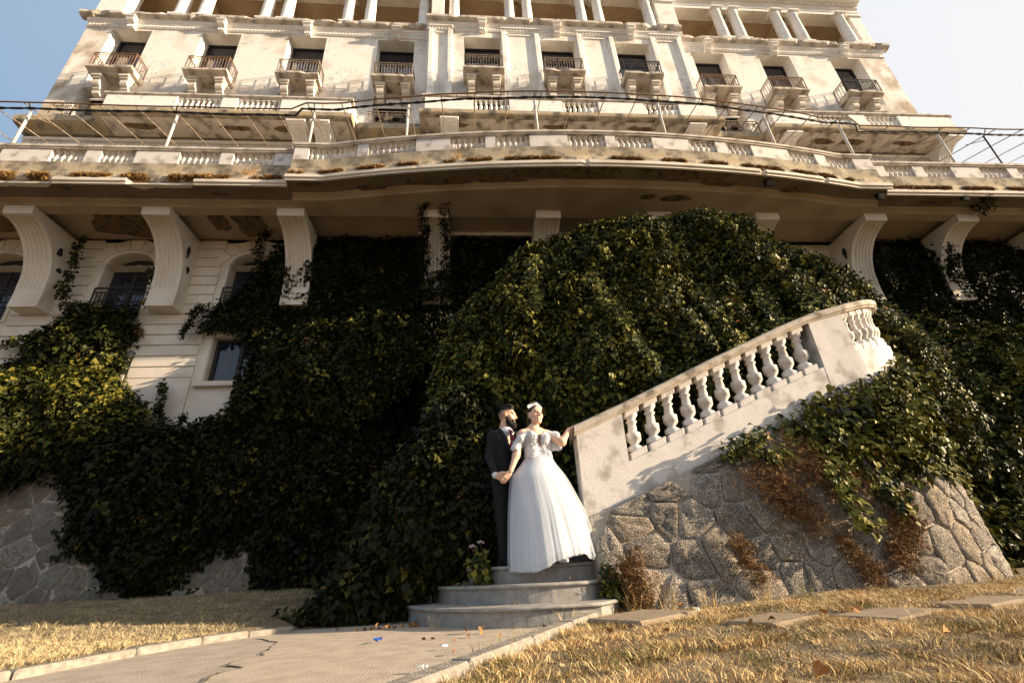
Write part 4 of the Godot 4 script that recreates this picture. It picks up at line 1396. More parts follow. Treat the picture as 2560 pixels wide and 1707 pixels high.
func build_balustrade() -> void:
	var S := thing("stair_balustrade", "weathered white stair balustrade rising to the right on the stone wall", "balustrade")
	# arc length is x - 1.24 scaled a little along the straight run
	var A := func(x: float) -> float: return x - 1.2
	var under := [Vector2(A.call(1.201), 1.831), Vector2(A.call(1.773), 2.071), Vector2(A.call(2.399), 2.348), Vector2(A.call(3.018), 2.626), Vector2(A.call(3.674), 2.906), Vector2(A.call(4.135), 3.101), Vector2(A.call(4.604), 3.278), Vector2(3.899, 3.41), Vector2(4.417, 3.565), Vector2(4.934, 3.71), Vector2(5.555, 3.793), Vector2(6.28, 3.855), Vector2(8.4, 3.896)]
	var low := [Vector2(A.call(1.201), 1.264), Vector2(A.call(1.773), 1.508), Vector2(A.call(2.461), 1.78), Vector2(A.call(3.253), 2.097), Vector2(A.call(3.893), 2.36), Vector2(A.call(4.637), 2.66), Vector2(3.92, 2.851), Vector2(4.521, 3.006), Vector2(5.142, 3.11), Vector2(6.28, 3.151), Vector2(8.4, 3.192)]
	var bot := [Vector2(0, 0.9), Vector2(A.call(2.038), 1.213), Vector2(A.call(2.628), 1.441), Vector2(A.call(3.328), 1.711), Vector2(A.call(4.036), 1.982), Vector2(A.call(4.581), 2.204), Vector2(4.21, 2.395), Vector2(4.831, 2.54), Vector2(5.659, 2.571), Vector2(8.4, 2.468)]
	var T := 0.22
	var slab := func(s0: float, s1: float, ya: Array, yb: Array, called: String, m: Material, n: int, oz: float, th: float) -> void:
		var secs := []
		for i in n + 1:
			var s: float = lerpf(s0, s1, float(i) / n)
			var f := bal_frame(s)
			var p: Vector3 = f[0]
			var nn: Vector3 = f[1]
			var y0 := along(s, ya)
			var y1 := along(s, yb)
			var c := 0.012
			secs.append(PackedVector3Array([p - nn * (th - oz) + V(0, y0, 0), p + nn * oz + V(0, y0, 0), p + nn * oz + V(0, y1 - c, 0), p + nn * (oz - c) + V(0, y1, 0), p - nn * (th - oz) + V(0, y1, 0)]))
		var b := MB.new()
		b.sweep(secs)
		obj(called, b, m, S)
	slab.call(0.0, 7.6, bot, low, "string_wall", M.stucco, 60, 0.0, T)
	var tiny := func(t: Array, d: float) -> Array:
		var o := []
		for v in t: o.append(v + Vector2(0, d))
		return o
	slab.call(-0.003, A.call(1.773), tiny.call(bot, 0.003), tiny.call(under, 0.01), "pier", M.stucco, 8, 0.003, T + 0.006)
	slab.call(A.call(4.559), A.call(5.07), tiny.call(bot, 0.003), tiny.call(under, 0.01), "pier", M.stucco, 8, 0.003, T + 0.006)
	# coping with a bead
	var secs := []
	for i in 70:
		var s := lerpf(-0.035, 7.6, i / 69.0)
		var f := bal_frame(s)
		var p: Vector3 = f[0]
		var nn: Vector3 = f[1]
		var y := along(s, under)
		var sc := PackedVector3Array()
		for e in [[-0.27, 0.0], [0.025, 0.0], [0.03, 0.018], [0.055, 0.03], [0.055, 0.085], [0.05, 0.1], [0.03, 0.115], [-0.27, 0.118]]: sc.append(p + nn * e[0] + V(0, y + e[1], 0))
		secs.append(sc)
	var cb := MB.new()
	cb.sweep(secs)
	obj("coping", cb, M.coping, S)
	# balusters: their blocks lean with the slope
	var at := []
	for i in 11: at.append(A.call(1.91 + 0.2469 * i))
	for i in 8: at.append(3.99 + 0.168 * i)
	for i in at.size():
		var s: float = at[i]
		var f := bal_frame(s)
		var y0 := along(s, low)
		var y1 := along(s, under)
		var d: Vector3 = f[2]
		var slope := (along(s + 0.05, under) - along(s - 0.05, under)) / 0.1
		var sheared := Basis(d + V(0, slope, 0), V(0, 1, 0), f[1])
		var c: Vector3 = f[0] - f[1] * 0.11
		var h := y1 - y0
		var r := 0.09 if i < 11 else 0.068
		var b := MB.new()
		b.box(c + V(0, y0 + 0.04, 0), V(r * 2.3, 0.084, r * 2.3), sheared, 0.008)
		b.lathe([Vector2(r * 1.05, y0 + 0.06), Vector2(r * 1.05, y0 + h * 0.2), Vector2(r * 0.8, y0 + h * 0.23), Vector2(r * 0.55, y0 + h * 0.26), Vector2(r * 0.62, y0 + h * 0.29), Vector2(r * 0.95, y0 + h * 0.36)], c, 16)
		b.lathe([Vector2(r * 0.95, y0 + h * 0.36), Vector2(r * 1.02, y0 + h * 0.365), Vector2(r * 1.02, y0 + h * 0.495), Vector2(r * 0.95, y0 + h * 0.51)], c, 8)
		b.lathe([Vector2(r * 0.95, y0 + h * 0.51), Vector2(r * 0.66, y0 + h * 0.53), Vector2(r * 0.6, y0 + h * 0.62), Vector2(r * 0.52, y0 + h * 0.72), Vector2(r * 0.72, y0 + h * 0.735), Vector2(r * 0.74, y0 + h * 0.76), Vector2(r * 0.55, y0 + h * 0.78), Vector2(r * 0.62, y0 + h * 0.82), Vector2(r * 0.95, y0 + h * 0.89), Vector2(r * 0.95, y0 + h * 0.96)], c, 16)
		b.box(c + V(0, y1 - 0.03, 0), V(r * 2.0, 0.066, r * 2.0), sheared, 0.006)
		obj("baluster", b, M.stucco, S)


# ---------------------------------------------------------------- ivy
var sprays: Array[ArrayMesh] = []
var leaf_one: ArrayMesh

func leaf(b: MB, base: Vector3, bs: Basis, s: float, c: Color) -> void:   # a lobed leaf folded along its rib; y along, x across, z its upper side
	var P := func(x: float, y: float, z: float) -> Vector3: return base + bs * (V(x, y, z) * s)
	var o: Vector3 = P.call(0.0, 0.0, 0.0)
	var m: Vector3 = P.call(0.0, 0.55, -0.05)
	var tip: Vector3 = P.call(0.0, 1.0, -0.22)
	b.col(c)
	for sx in [-1.0, 1.0]:
		var l1: Vector3 = P.call(sx * 0.5, 0.3, 0.12)
		var l2: Vector3 = P.call(sx * 0.24, 0.62, 0.06)
		var l0: Vector3 = P.call(sx * 0.36, -0.1, 0.06)
		var up: Vector3 = bs.z
		b.to(o, l0, l1, up); b.to(o, l1, l2, up); b.to(o, l2, m, up); b.to(m, l2, tip, up)

func make_sprays() -> void:
	for v in 4:
		var b := MB.new()
		var n := 6
		for i in n:
			var at := V(rng.randf_range(-0.09, 0.09), 0.1 - 0.2 * i / n + rng.randf_range(-0.03, 0.03), rng.randf_range(-0.02, 0.06))
			var bs := Basis(Vector3.FORWARD, PI + rng.randf_range(-0.75, 0.75)).rotated(Vector3.RIGHT, rng.randf_range(-0.75, 0.25)).rotated(Vector3.UP, rng.randf_range(-0.6, 0.6))
			leaf(b, at, bs, rng.randf_range(0.065, 0.105), Color.WHITE * rng.randf_range(0.75, 1.2))
		sprays.append(b.mesh())
	var one := MB.new()
	leaf(one, Vector3.ZERO, Basis(), 1.0, Color.WHITE)
	leaf_one = one.mesh()

func multi(called: String, parent: Node, mesh: Mesh, tfs: Array[Transform3D], cols: PackedColorArray, m: Material) -> MultiMeshInstance3D:
	var mm := MultiMesh.new()
	mm.transform_format = MultiMesh.TRANSFORM_3D
	mm.use_colors = true
	mm.mesh = mesh
	mm.instance_count = tfs.size()
	for i in tfs.size():
		mm.set_instance_transform(i, tfs[i])
		mm.set_instance_color(i, cols[i])
	var o := MultiMeshInstance3D.new()
	o.multimesh = mm
	o.material_override = m
	o.name = called
	parent.add_child(o, true)
	stuff(o)
	return o

var ivy_lit := 0.2  # share of leaves given a painted sunlit colour
var ivy_painted_light := 1.0

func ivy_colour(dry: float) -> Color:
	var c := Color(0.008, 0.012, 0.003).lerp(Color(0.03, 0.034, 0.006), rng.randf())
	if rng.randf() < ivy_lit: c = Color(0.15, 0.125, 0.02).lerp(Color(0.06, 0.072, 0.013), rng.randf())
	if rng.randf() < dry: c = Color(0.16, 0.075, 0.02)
	return c * ivy_painted_light

func ivy(called: String, label: String, polys: Array, zf: Callable, dens: float, bump: float, pillow: float, rim: float, sc := 1.0, dry := 0.003, bed := true) -> Node3D:
	# leaves over the surface z = zf(x, y) inside the outlines; the surface swells away from their edges
	var root := thing(called, label, "ivy")
	var G := 0.12
	var tfs: Array = [[] as Array[Transform3D], [] as Array[Transform3D], [] as Array[Transform3D], [] as Array[Transform3D]]
	var cols: Array = [PackedColorArray(), PackedColorArray(), PackedColorArray(), PackedColorArray()]
	var back := MB.new(true)
	for pl in polys:
		var poly: PackedVector2Array = PackedVector2Array(pl)
		var lo := poly[0]
		var hi := poly[0]
		for p in poly:
			lo = lo.min(p); hi = hi.max(p)
		var nx := int((hi.x - lo.x) / G) + 2
		var ny := int((hi.y - lo.y) / G) + 2
		var zs := PackedFloat32Array()
		var ins := PackedByteArray()
		zs.resize(nx * ny); ins.resize(nx * ny)
		for j in ny:
			for i in nx:
				var p := lo + Vector2(i, j) * G
				var d := 1e9
				for e in poly.size():
					d = minf(d, p.distance_to(Geometry2D.get_closest_point_to_segment(p, poly[e], poly[(e + 1) % poly.size()])))
				var inside := Geometry2D.is_point_in_polygon(p, poly)
				if not inside: d = 0.0
				ins[j * nx + i] = 1 if inside else 0
				var f := 1.0 - pow(1.0 - minf(d / rim, 1.0), 2.0)
				var z: float = zf.call(p.x, p.y)
				zs[j * nx + i] = z + pillow * f + bump * (1.2 * noise.get_noise_3d(p.x * 130.0, p.y * 48.0, z * 30.0) + 0.6 * noise.get_noise_3d(p.x * 340.0, p.y * 200.0, 3.0)) * (0.25 + 0.75 * f)
		for j in ny - 1:
			for i in nx - 1:
				var k := j * nx + i
				if not (ins[k] or ins[k + 1] or ins[k + nx] or ins[k + nx + 1]): continue
				var p := lo + Vector2(i, j) * G
				if bed and ins[k] and ins[k + 1] and ins[k + nx] and ins[k + nx + 1]:
					back.q(V(p.x, p.y, zs[k] - 0.12), V(p.x + G, p.y, zs[k + 1] - 0.12), V(p.x + G, p.y + G, zs[k + nx + 1] - 0.12), V(p.x, p.y + G, zs[k + nx] - 0.12))
				var gx := (zs[k + 1] - zs[k]) / G
				var gy := (zs[k + nx] - zs[k]) / G
				var area := G * G * minf(4.0, sqrt(1.0 + gx * gx + gy * gy))
				var want := area * dens
				var cnt := int(want) + (1 if rng.randf() < want - int(want) else 0)
				for c in cnt:
					var u := rng.randf()
					var w := rng.randf()
					var q := p + Vector2(u, w) * G
					if not Geometry2D.is_point_in_polygon(q, poly) and rng.randf() < 0.8: continue
					var z := zs[k] + u * gx * G + w * gy * G + rng.randf_range(-0.1, 0.05)
					var n := V(-gx * 0.7, -gy * 0.7 + 0.25, 1).normalized()
					n = (n + V(rng.randfn(0, 0.5), rng.randfn(0.1, 0.35), rng.randfn(0, 0.3))).normalized()
					var up := Vector3.UP - n * n.y
					if up.length() < 0.2: up = Vector3.BACK - n * n.z
					up = up.normalized().rotated(n, rng.randfn(0, 0.4))
					var s := sc * rng.randf_range(0.55, 1.4)
					var bs := Basis(up.cross(n), up, n).scaled(Vector3.ONE * s)
					var v := rng.randi() % 4
					tfs[v].append(Transform3D(bs, V(q.x, q.y, z)))
					cols[v].append(ivy_colour(dry))
	for v in 4:
		if tfs[v].size(): multi("leaf_mass", root, sprays[v], tfs[v], cols[v], M.ivy)
	if bed: stuff(obj("dark_backing", back, M.stem, root))  # dark sheet standing in for the shade between the leaves
	return root

func ivy_strand(root: Node3D, pts: Array, w0: float, w1: float, dens := 55.0, sc := 0.85) -> void:
	var tfs: Array[Transform3D] = []
	var cols := PackedColorArray()
	var path := PackedVector3Array()
	for i in pts.size() - 1:
		var a: Vector3 = pts[i]
		var c: Vector3 = pts[i + 1]
		var l := a.distance_to(c)
		path.append(a)
		for k in int(l * dens):
			var f := rng.randf()
			var g := (i + f) / (pts.size() - 1)
			var w := lerpf(w0, w1, g)
			var n := V(rng.randfn(0, 0.35), 0.25 + rng.randfn(0, 0.3), 1).normalized()
			var up := (Vector3.UP - n * n.y).normalized().rotated(n, rng.randfn(0, 0.5))
			tfs.append(Transform3D(Basis(up.cross(n), up, n).scaled(Vector3.ONE * sc * rng.randf_range(0.6, 1.15)), a.lerp(c, f) + V(rng.randf_range(-w, w), rng.randf_range(-w, w), rng.randf_range(0.0, 0.1))))
			cols.append(ivy_colour(0.004))
	path.append(pts[-1])
	var st := MB.new()
	st.tube(path, 0.012, 0.006, 5)
	obj("stem", st, M.twig, root)
	multi("leaf_mass", root, sprays[rng.randi() % 4], tfs, cols, M.ivy)

func vs(a: Array) -> Array:
	var o := []
	for i in range(0, a.size(), 2): o.append(Vector2(a[i], a[i + 1]))
	return o

func build_ivy() -> void:
	make_sprays()
	ivy_lit = 0.12
	var wl := ivy("wall_ivy", "dark ivy climbing the banded wall round the left arched window", [vs([-10.6, 5.6, -10.45, 6.0, -10.0, 6.7, -9.75, 7.05, -9.3, 6.8, -9.05, 6.95, -8.75, 6.75, -8.5, 6.9, -8.3, 6.4, -8.1, 6.1, -8.4, 5.6, -8.15, 5.2, -8.25, 5.0, -7.9, 4.4, -7.6, 4.0, -7.0, 3.3, -6.0, 3.5, -5.9, 2.6, -13.5, 2.6, -13.5, 5.0, -11.2, 5.0])], func(_x: float, _y: float) -> float: return ZW + 0.13, 150.0, 0.16, 0.2, 0.6)
	ivy_strand(wl, [V(-9.9, 6.7, -10.75), V(-10.15, 7.3, -10.7), V(-10.05, 7.9, -10.65), V(-10.15, 8.4, -10.6), V(-10.05, 8.85, -10.6)], 0.17, 0.04)
	ivy_strand(wl, [V(-10.2, 6.1, -10.8), V(-10.7, 5.95, -10.8), V(-11.1, 5.75, -10.8)], 0.12, 0.05)
	ivy_strand(wl, [V(-8.2, 6.8, -10.8), V(-8.05, 7.4, -10.75), V(-8.3, 7.9, -10.75)], 0.12, 0.03, 40.0)
	ivy_strand(wl, [V(-6.95, 3.7, -10.6), V(-7.0, 4.3, -10.7), V(-7.15, 4.75, -10.8)], 0.14, 0.03)
	ivy_strand(wl, [V(-7.25, 3.9, -10.6), V(-7.5, 4.3, -10.7)], 0.14, 0.03)
	ivy_strand(wl, [V(-6.5, 3.6, -10.6), V(-6.45, 4.0, -10.75)], 0.1, 0.02)
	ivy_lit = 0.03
	ivy_painted_light = 0.6  # shade of the bays under the terrace painted into the leaf colour
	var wc := ivy("wall_ivy", "ivy with deep shade painted into its leaves filling the bays behind the middle corbels up to the soffit", [vs([-6.9, 6.15, -6.6, 6.6, -6.4, 6.85, -5.85, 7.4, -5.6, 8.2, -5.3, 8.6, -5.1, 9.05, 6.2, 9.05, 6.2, 2.6, -5.7, 2.6, -5.75, 3.9, -5.55, 4.3, -5.6, 4.7, -5.5, 5.1, -5.45, 5.75, -6.0, 6.15])], func(_x: float, _y: float) -> float: return ZW + 0.14, 110.0, 0.22, 0.25, 0.7)
	ivy_strand(wc, [V(-6.3, 6.6, -10.75), V(-6.8, 6.75, -10.75), V(-6.95, 6.3, -10.75), V(-7.05, 5.95, -10.75)], 0.14, 0.06)
	ivy_strand(wc, [V(-5.6, 8.2, -10.7), V(-5.7, 8.7, -10.7), V(-5.45, 9.0, -10.6)], 0.16, 0.07)
	for s in [-1.15, -0.62]:
		ivy_strand(wc, [V(s, 6.6, -10.3), V(s + 0.03, 7.2, -10.35), V(s - 0.03, 7.7, -10.2), V(s, 8.3, -9.9), V(s - 0.05, 8.9, -9.45), V(s + 0.05, 9.05, -9.3)], 0.14, 0.1, 70.0)
	ivy_strand(wc, [V(-1.1, 7.3, -10.35), V(-0.85, 7.25, -10.3), V(-0.7, 7.5, -10.3)], 0.08, 0.06)
	ivy_strand(wc, [V(-1.25, 6.9, -10.5), V(-0.9, 6.95, -10.35), V(-0.6, 7.05, -10.4)], 0.14, 0.12)
	ivy_painted_light = 1.15  # sun on the upper bank put into a lighter leaf colour
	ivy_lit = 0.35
	var bankz := func(x: float, y: float) -> float: return lerpf(-9.35, -9.55, clampf(y / 3.0, 0, 1)) - 0.95 * smoothstep(2.6, 6.2, y)
	ivy("ivy_bank", "upper bank of ivy with sunlight painted into its leaves at the far left under the arched window", [vs([-13.5, 4.9, -9.5, 4.85, -8.7, 5.0, -8.15, 4.8, -7.3, 4.3, -6.75, 3.65, -6.4, 3.3, -6.9, 2.9, -7.8, 2.7, -9.0, 2.5, -13.5, 2.6])], bankz, 170.0, 0.5, 0.4, 0.9)
	ivy_painted_light = 0.5  # shade on the lower bank put into a darker leaf colour
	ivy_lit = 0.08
	ivy("ivy_bank", "lower bank of ivy with shade painted into its leaves over the left plinth wall", [vs([-13.5, 2.9, -9.0, 2.9, -7.5, 3.2, -6.6, 3.55, -5.75, 3.25, -5.0, 3.6, -4.3, 3.75, -3.0, 3.4, -2.0, 2.2, -1.8, 0.2, -3.8, 0.2, -3.95, 0.9, -4.5, 1.1, -4.85, 0.3, -6.2, 0.3, -6.45, 0.95, -7.1, 1.15, -7.3, 1.9, -7.85, 2.6, -8.4, 2.35, -9.5, 1.75, -13.5, 1.7])], bankz, 160.0, 0.5, 0.42, 1.0)
	ivy_painted_light = 1.0
	ivy_lit = 0.14
	ivy("ivy_bank", "swelling mass of ivy right of the basement window, sun on its edge", [vs([-5.5, 3.4, -5.0, 3.7, -4.9, 4.5, -4.7, 5.4, -4.1, 6.0, -2.9, 6.4, -1.5, 6.3, -0.9, 5.2, -1.6, 4.0, -2.8, 3.2, -4.2, 3.0])],
		func(x: float, y: float) -> float: return -9.75 - 0.75 * smoothstep(3.4, 6.4, y), 170.0, 0.6, 0.5, 1.0)
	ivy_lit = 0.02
	ivy_painted_light = 0.6  # darkness of the hollow painted into its leaves
	ivy("ivy_bank", "hollow of ivy with near-black shade painted into its leaves between the left bank and the steps", [vs([-3.9, 3.4, -3.0, 5.5, 1.6, 5.5, 1.6, 0.2, -3.4, 0.2])],
		func(x: float, y: float) -> float: return -9.55 - 0.15 * y - 0.6 * smoothstep(-3.6, -1.5, x), 130.0, 0.5, 0.35, 0.9)
	ivy_painted_light = 1.0
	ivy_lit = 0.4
	ivy_painted_light = 1.5  # sunlight on the dome brightened into its leaf colour
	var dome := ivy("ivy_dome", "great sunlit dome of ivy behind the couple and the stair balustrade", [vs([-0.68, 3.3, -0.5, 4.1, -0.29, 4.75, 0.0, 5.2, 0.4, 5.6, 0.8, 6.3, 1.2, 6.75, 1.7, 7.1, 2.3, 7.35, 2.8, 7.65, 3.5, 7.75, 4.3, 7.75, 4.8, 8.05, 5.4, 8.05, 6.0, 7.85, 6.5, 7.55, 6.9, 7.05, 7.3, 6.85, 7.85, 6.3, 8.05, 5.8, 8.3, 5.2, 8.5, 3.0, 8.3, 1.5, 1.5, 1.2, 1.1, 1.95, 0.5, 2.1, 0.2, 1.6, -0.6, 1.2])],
		func(x: float, y: float) -> float: return -8.75 + 0.3 * (8.0 - y) - 0.12 * maxf(0.0, x - 5.0), 300.0, 0.5, 1.0, 1.5, 0.74, 0.002)
	for i in 16:
		var dx := rng.randf_range(1.0, 7.4)
		var dy := rng.randf_range(3.6, 6.9) - 0.25 * absf(dx - 4.5)
		var pts := []
		for k in 5:
			var yy := dy - 0.32 * k
			pts.append(V(dx + 0.09 * k * sin(i * 1.7), yy, -8.75 + 0.3 * (8.0 - yy) - 0.12 * maxf(0.0, dx - 5.0) + 1.12 + 0.05 * k))
		ivy_strand(dome, pts, 0.09, 0.03, 50.0, 0.8)
	ivy_painted_light = 0.6  # shade beside the steps darkened into the mound's leaves
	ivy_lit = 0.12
	ivy("ivy_mound", "low mound of ivy with shade painted into its leaves spilling beside the steps behind the groom", [vs([-2.5, -0.03, -2.1, 0.14, -1.75, 0.25, -1.55, 0.7, -1.4, 1.1, -1.25, 1.6, -1.1, 1.9, -0.8, 2.1, -0.6, 2.5, -0.35, 2.8, 0.0, 3.0, 0.45, 2.9, 0.75, 2.3, 0.75, 0.5, 0.1, 0.5, -0.1, 0.5, -0.16, 0.33, -0.5, 0.3, -0.55, 0.15, -0.75, 0.12, -0.8, -0.05])],
		func(x: float, y: float) -> float: return -6.75 + 0.2 * (3.0 - y) - 0.25 * smoothstep(-1.2, -2.4, x), 230.0, 0.3, 0.4, 0.6, 0.85)
	ivy_painted_light = 1.5  # sunlit look of the hanging ivy painted as brighter leaves
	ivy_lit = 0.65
	var hang := ivy("hanging_ivy", "ivy with sunlight painted into its leaves hanging over the right end of the rubble stone wall", [vs([3.45, 1.78, 3.7, 1.6, 3.85, 1.52, 3.92, 1.3, 4.05, 1.15, 4.3, 1.2, 4.42, 1.05, 4.6, 1.0, 4.75, 1.1, 5.24, 1.2, 5.8, 1.2, 6.02, 1.0, 6.15, 0.5, 6.25, -0.05, 7.5, -0.05, 7.6, 2.2, 7.2, 3.4, 6.5, 4.1, 6.1, 3.7, 5.95, 3.0, 5.7, 2.75, 5.3, 2.48, 5.0, 2.36, 4.5, 2.18, 4.13, 2.05, 3.8, 1.9])],
		func(x: float, y: float) -> float:
			return wall_z(x, y) + 0.0, 270.0, 0.12, 0.14, 0.5, 0.82, 0.01)
	ivy_strand(hang, [V(3.9, 1.3, -4.95), V(3.88, 1.0, -4.9), V(3.9, 0.78, -4.87), V(4.0, 0.62, -4.84)], 0.05, 0.02, 45.0)
	ivy_strand(hang, [V(4.3, 1.1, -4.92), V(4.42, 0.9, -4.9), V(4.5, 0.72, -4.88)], 0.06, 0.02, 45.0)
	ivy_strand(hang, [V(3.4, 1.72, -5.2), V(3.1, 1.6, -5.2), V(2.85, 1.5, -5.2)], 0.05, 0.02, 45.0)
	ivy_strand(hang, [V(3.6, 1.5, -5.1), V(3.35, 1.42, -5.1), V(3.15, 1.48, -5.12)], 0.05, 0.02, 45.0)
	ivy_painted_light = 0.6  # shade of the right bays painted into these leaves
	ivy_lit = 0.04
	var wr := ivy("wall_ivy", "ivy with shade painted into its leaves on the shaded wall between the two right fluted corbels", [vs([11.75, 9.05, 11.8, 8.2, 12.0, 7.4, 11.8, 6.6, 11.5, 5.6, 10.6, 4.4, 9.5, 3.2, 20.0, 3.2, 20.0, 9.05])], func(_x: float, _y: float) -> float: return ZW + 0.14, 100.0, 0.25, 0.25, 0.7)
	ivy_strand(wr, [V(14.35, 8.95, -9.35), V(14.5, 9.1, -9.1), V(14.3, 9.2, -8.95)], 0.25, 0.12, 80.0)
	ivy_strand(wr, [V(13.9, 6.7, -10.3), V(13.75, 7.4, -10.3), V(13.7, 8.2, -10.0)], 0.13, 0.05)
	ivy_strand(wr, [V(14.7, 6.8, -10.3), V(14.55, 7.4, -10.3), V(14.7, 8.0, -10.0)], 0.13, 0.05)
	ivy_strand(wr, [V(11.8, 7.0, -10.3), V(11.75, 7.6, -10.3), V(11.7, 8.1, -10.0)], 0.12, 0.04)
	ivy_strand(wr, [V(9.9, 6.4, -10.8), V(9.8, 7.1, -10.8), V(9.65, 7.8, -10.8), V(9.5, 8.4, -10.8)], 0.1, 0.03, 40.0)
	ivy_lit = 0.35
	ivy_painted_light = 1.2
	ivy("ivy_bank", "steep ivy bank beyond the right end of the stone wall, half in sun", [vs([6.2, -0.05, 6.4, 1.6, 6.2, 2.6, 6.4, 3.6, 7.0, 4.4, 8.0, 5.2, 9.5, 5.9, 10.6, 6.3, 11.4, 6.7, 12.5, 6.9, 14.0, 6.7, 15.5, 7.2, 17.5, 7.6, 20.0, 7.6, 20.0, -0.05])],
		func(x: float, y: float) -> float: return -6.9 - 0.62 * y - 0.05 * (x - 6.0), 130.0, 0.6, 0.4, 0.9, 1.1)
	# sprig growing down over the third step, and a small dark plant in the corner by the stone wall
	var sp := thing("ivy_sprig", "ivy sprig trailing over the nosing of the top granite step", "ivy")
	ivy_strand(sp, [V(0.02, 0.56, -5.62), V(0.06, 0.5, -5.5), V(0.08, 0.4, -5.46), V(0.1, 0.28, -5.44)], 0.07, 0.03, 90.0, 0.75)
	var sq := thing("corner_plant", "small dark green plant in the corner between steps and stone wall", "plant")
	ivy_strand(sq, [V(1.3, 0.12, -5.0), V(1.32, 0.25, -5.02), V(1.3, 0.42, -5.06)], 0.09, 0.06, 130.0, 0.6)
	var cp := thing("ivy_sprig", "ivy tuft rooted in the foot of the right bare corbel beside the railing end", "ivy")
	ivy_strand(cp, [V(10.75, 6.7, -10.4), V(10.8, 6.95, -10.4)], 0.06, 0.04, 70.0, 0.6)


# ---------------------------------------------------------------- grass, moss, dry creeper, litter
func tuft_mesh(n: int, h: float, spread: float, w: float, flop := 1.0) -> ArrayMesh:
	var b := MB.new()
	for i in n:
		var a := rng.randf() * TAU
		var r := sqrt(rng.randf()) * spread
		var p := V(cos(a) * r, -0.01, sin(a) * r)
		var lean := V(cos(a), 0, sin(a)) * rng.randf_range(0.1, 0.75) * flop + V(rng.randfn(0, 0.25), 0, rng.randfn(0, 0.25)) * flop
		var hh := h * rng.randf_range(0.45, 1.15)
		var side := V(-sin(a + 1.0), 0, cos(a + 1.0)) * w
		var m := p + V(0, hh * 0.55, 0) + lean * hh * 0.3
		var t := p + V(0, hh * 0.85, 0) + lean * hh * 0.9
		b.col(Color.WHITE * rng.randf_range(0.7, 1.2))
		b.t(p - side, p + side, m + side * 0.7); b.t(p - side, m + side * 0.7, m - side * 0.7); b.t(m - side * 0.7, m + side * 0.7, t)
	return b.mesh()

func grass_fill(called: String, label: String, n: int, pick: Callable, meshes: Array, colour: Callable, smin: float, smax: float) -> void:
	var root := thing(called, label, "grass")
	var tfs: Array = []
	var cols: Array = []
	for m in meshes:
		tfs.append([] as Array[Transform3D]); cols.append(PackedColorArray())
	for i in n:
		var p = pick.call()
		if p == null: continue
		var v := rng.randi() % meshes.size()
		tfs[v].append(Transform3D(Basis(Vector3.UP, rng.randf() * TAU).scaled(Vector3.ONE * rng.randf_range(smin, smax) * (1.0 + 0.9 * noise.get_noise_2d(p.x * 260.0, p.y * 260.0 + 77.0))), V(p.x, gh(p.x, p.y), p.y)))
		cols[v].append(colour.call(p))
	for v in meshes.size(): multi("blades", root, meshes[v], tfs[v], cols[v], M.straw)
	root.set_meta("kind", "stuff")

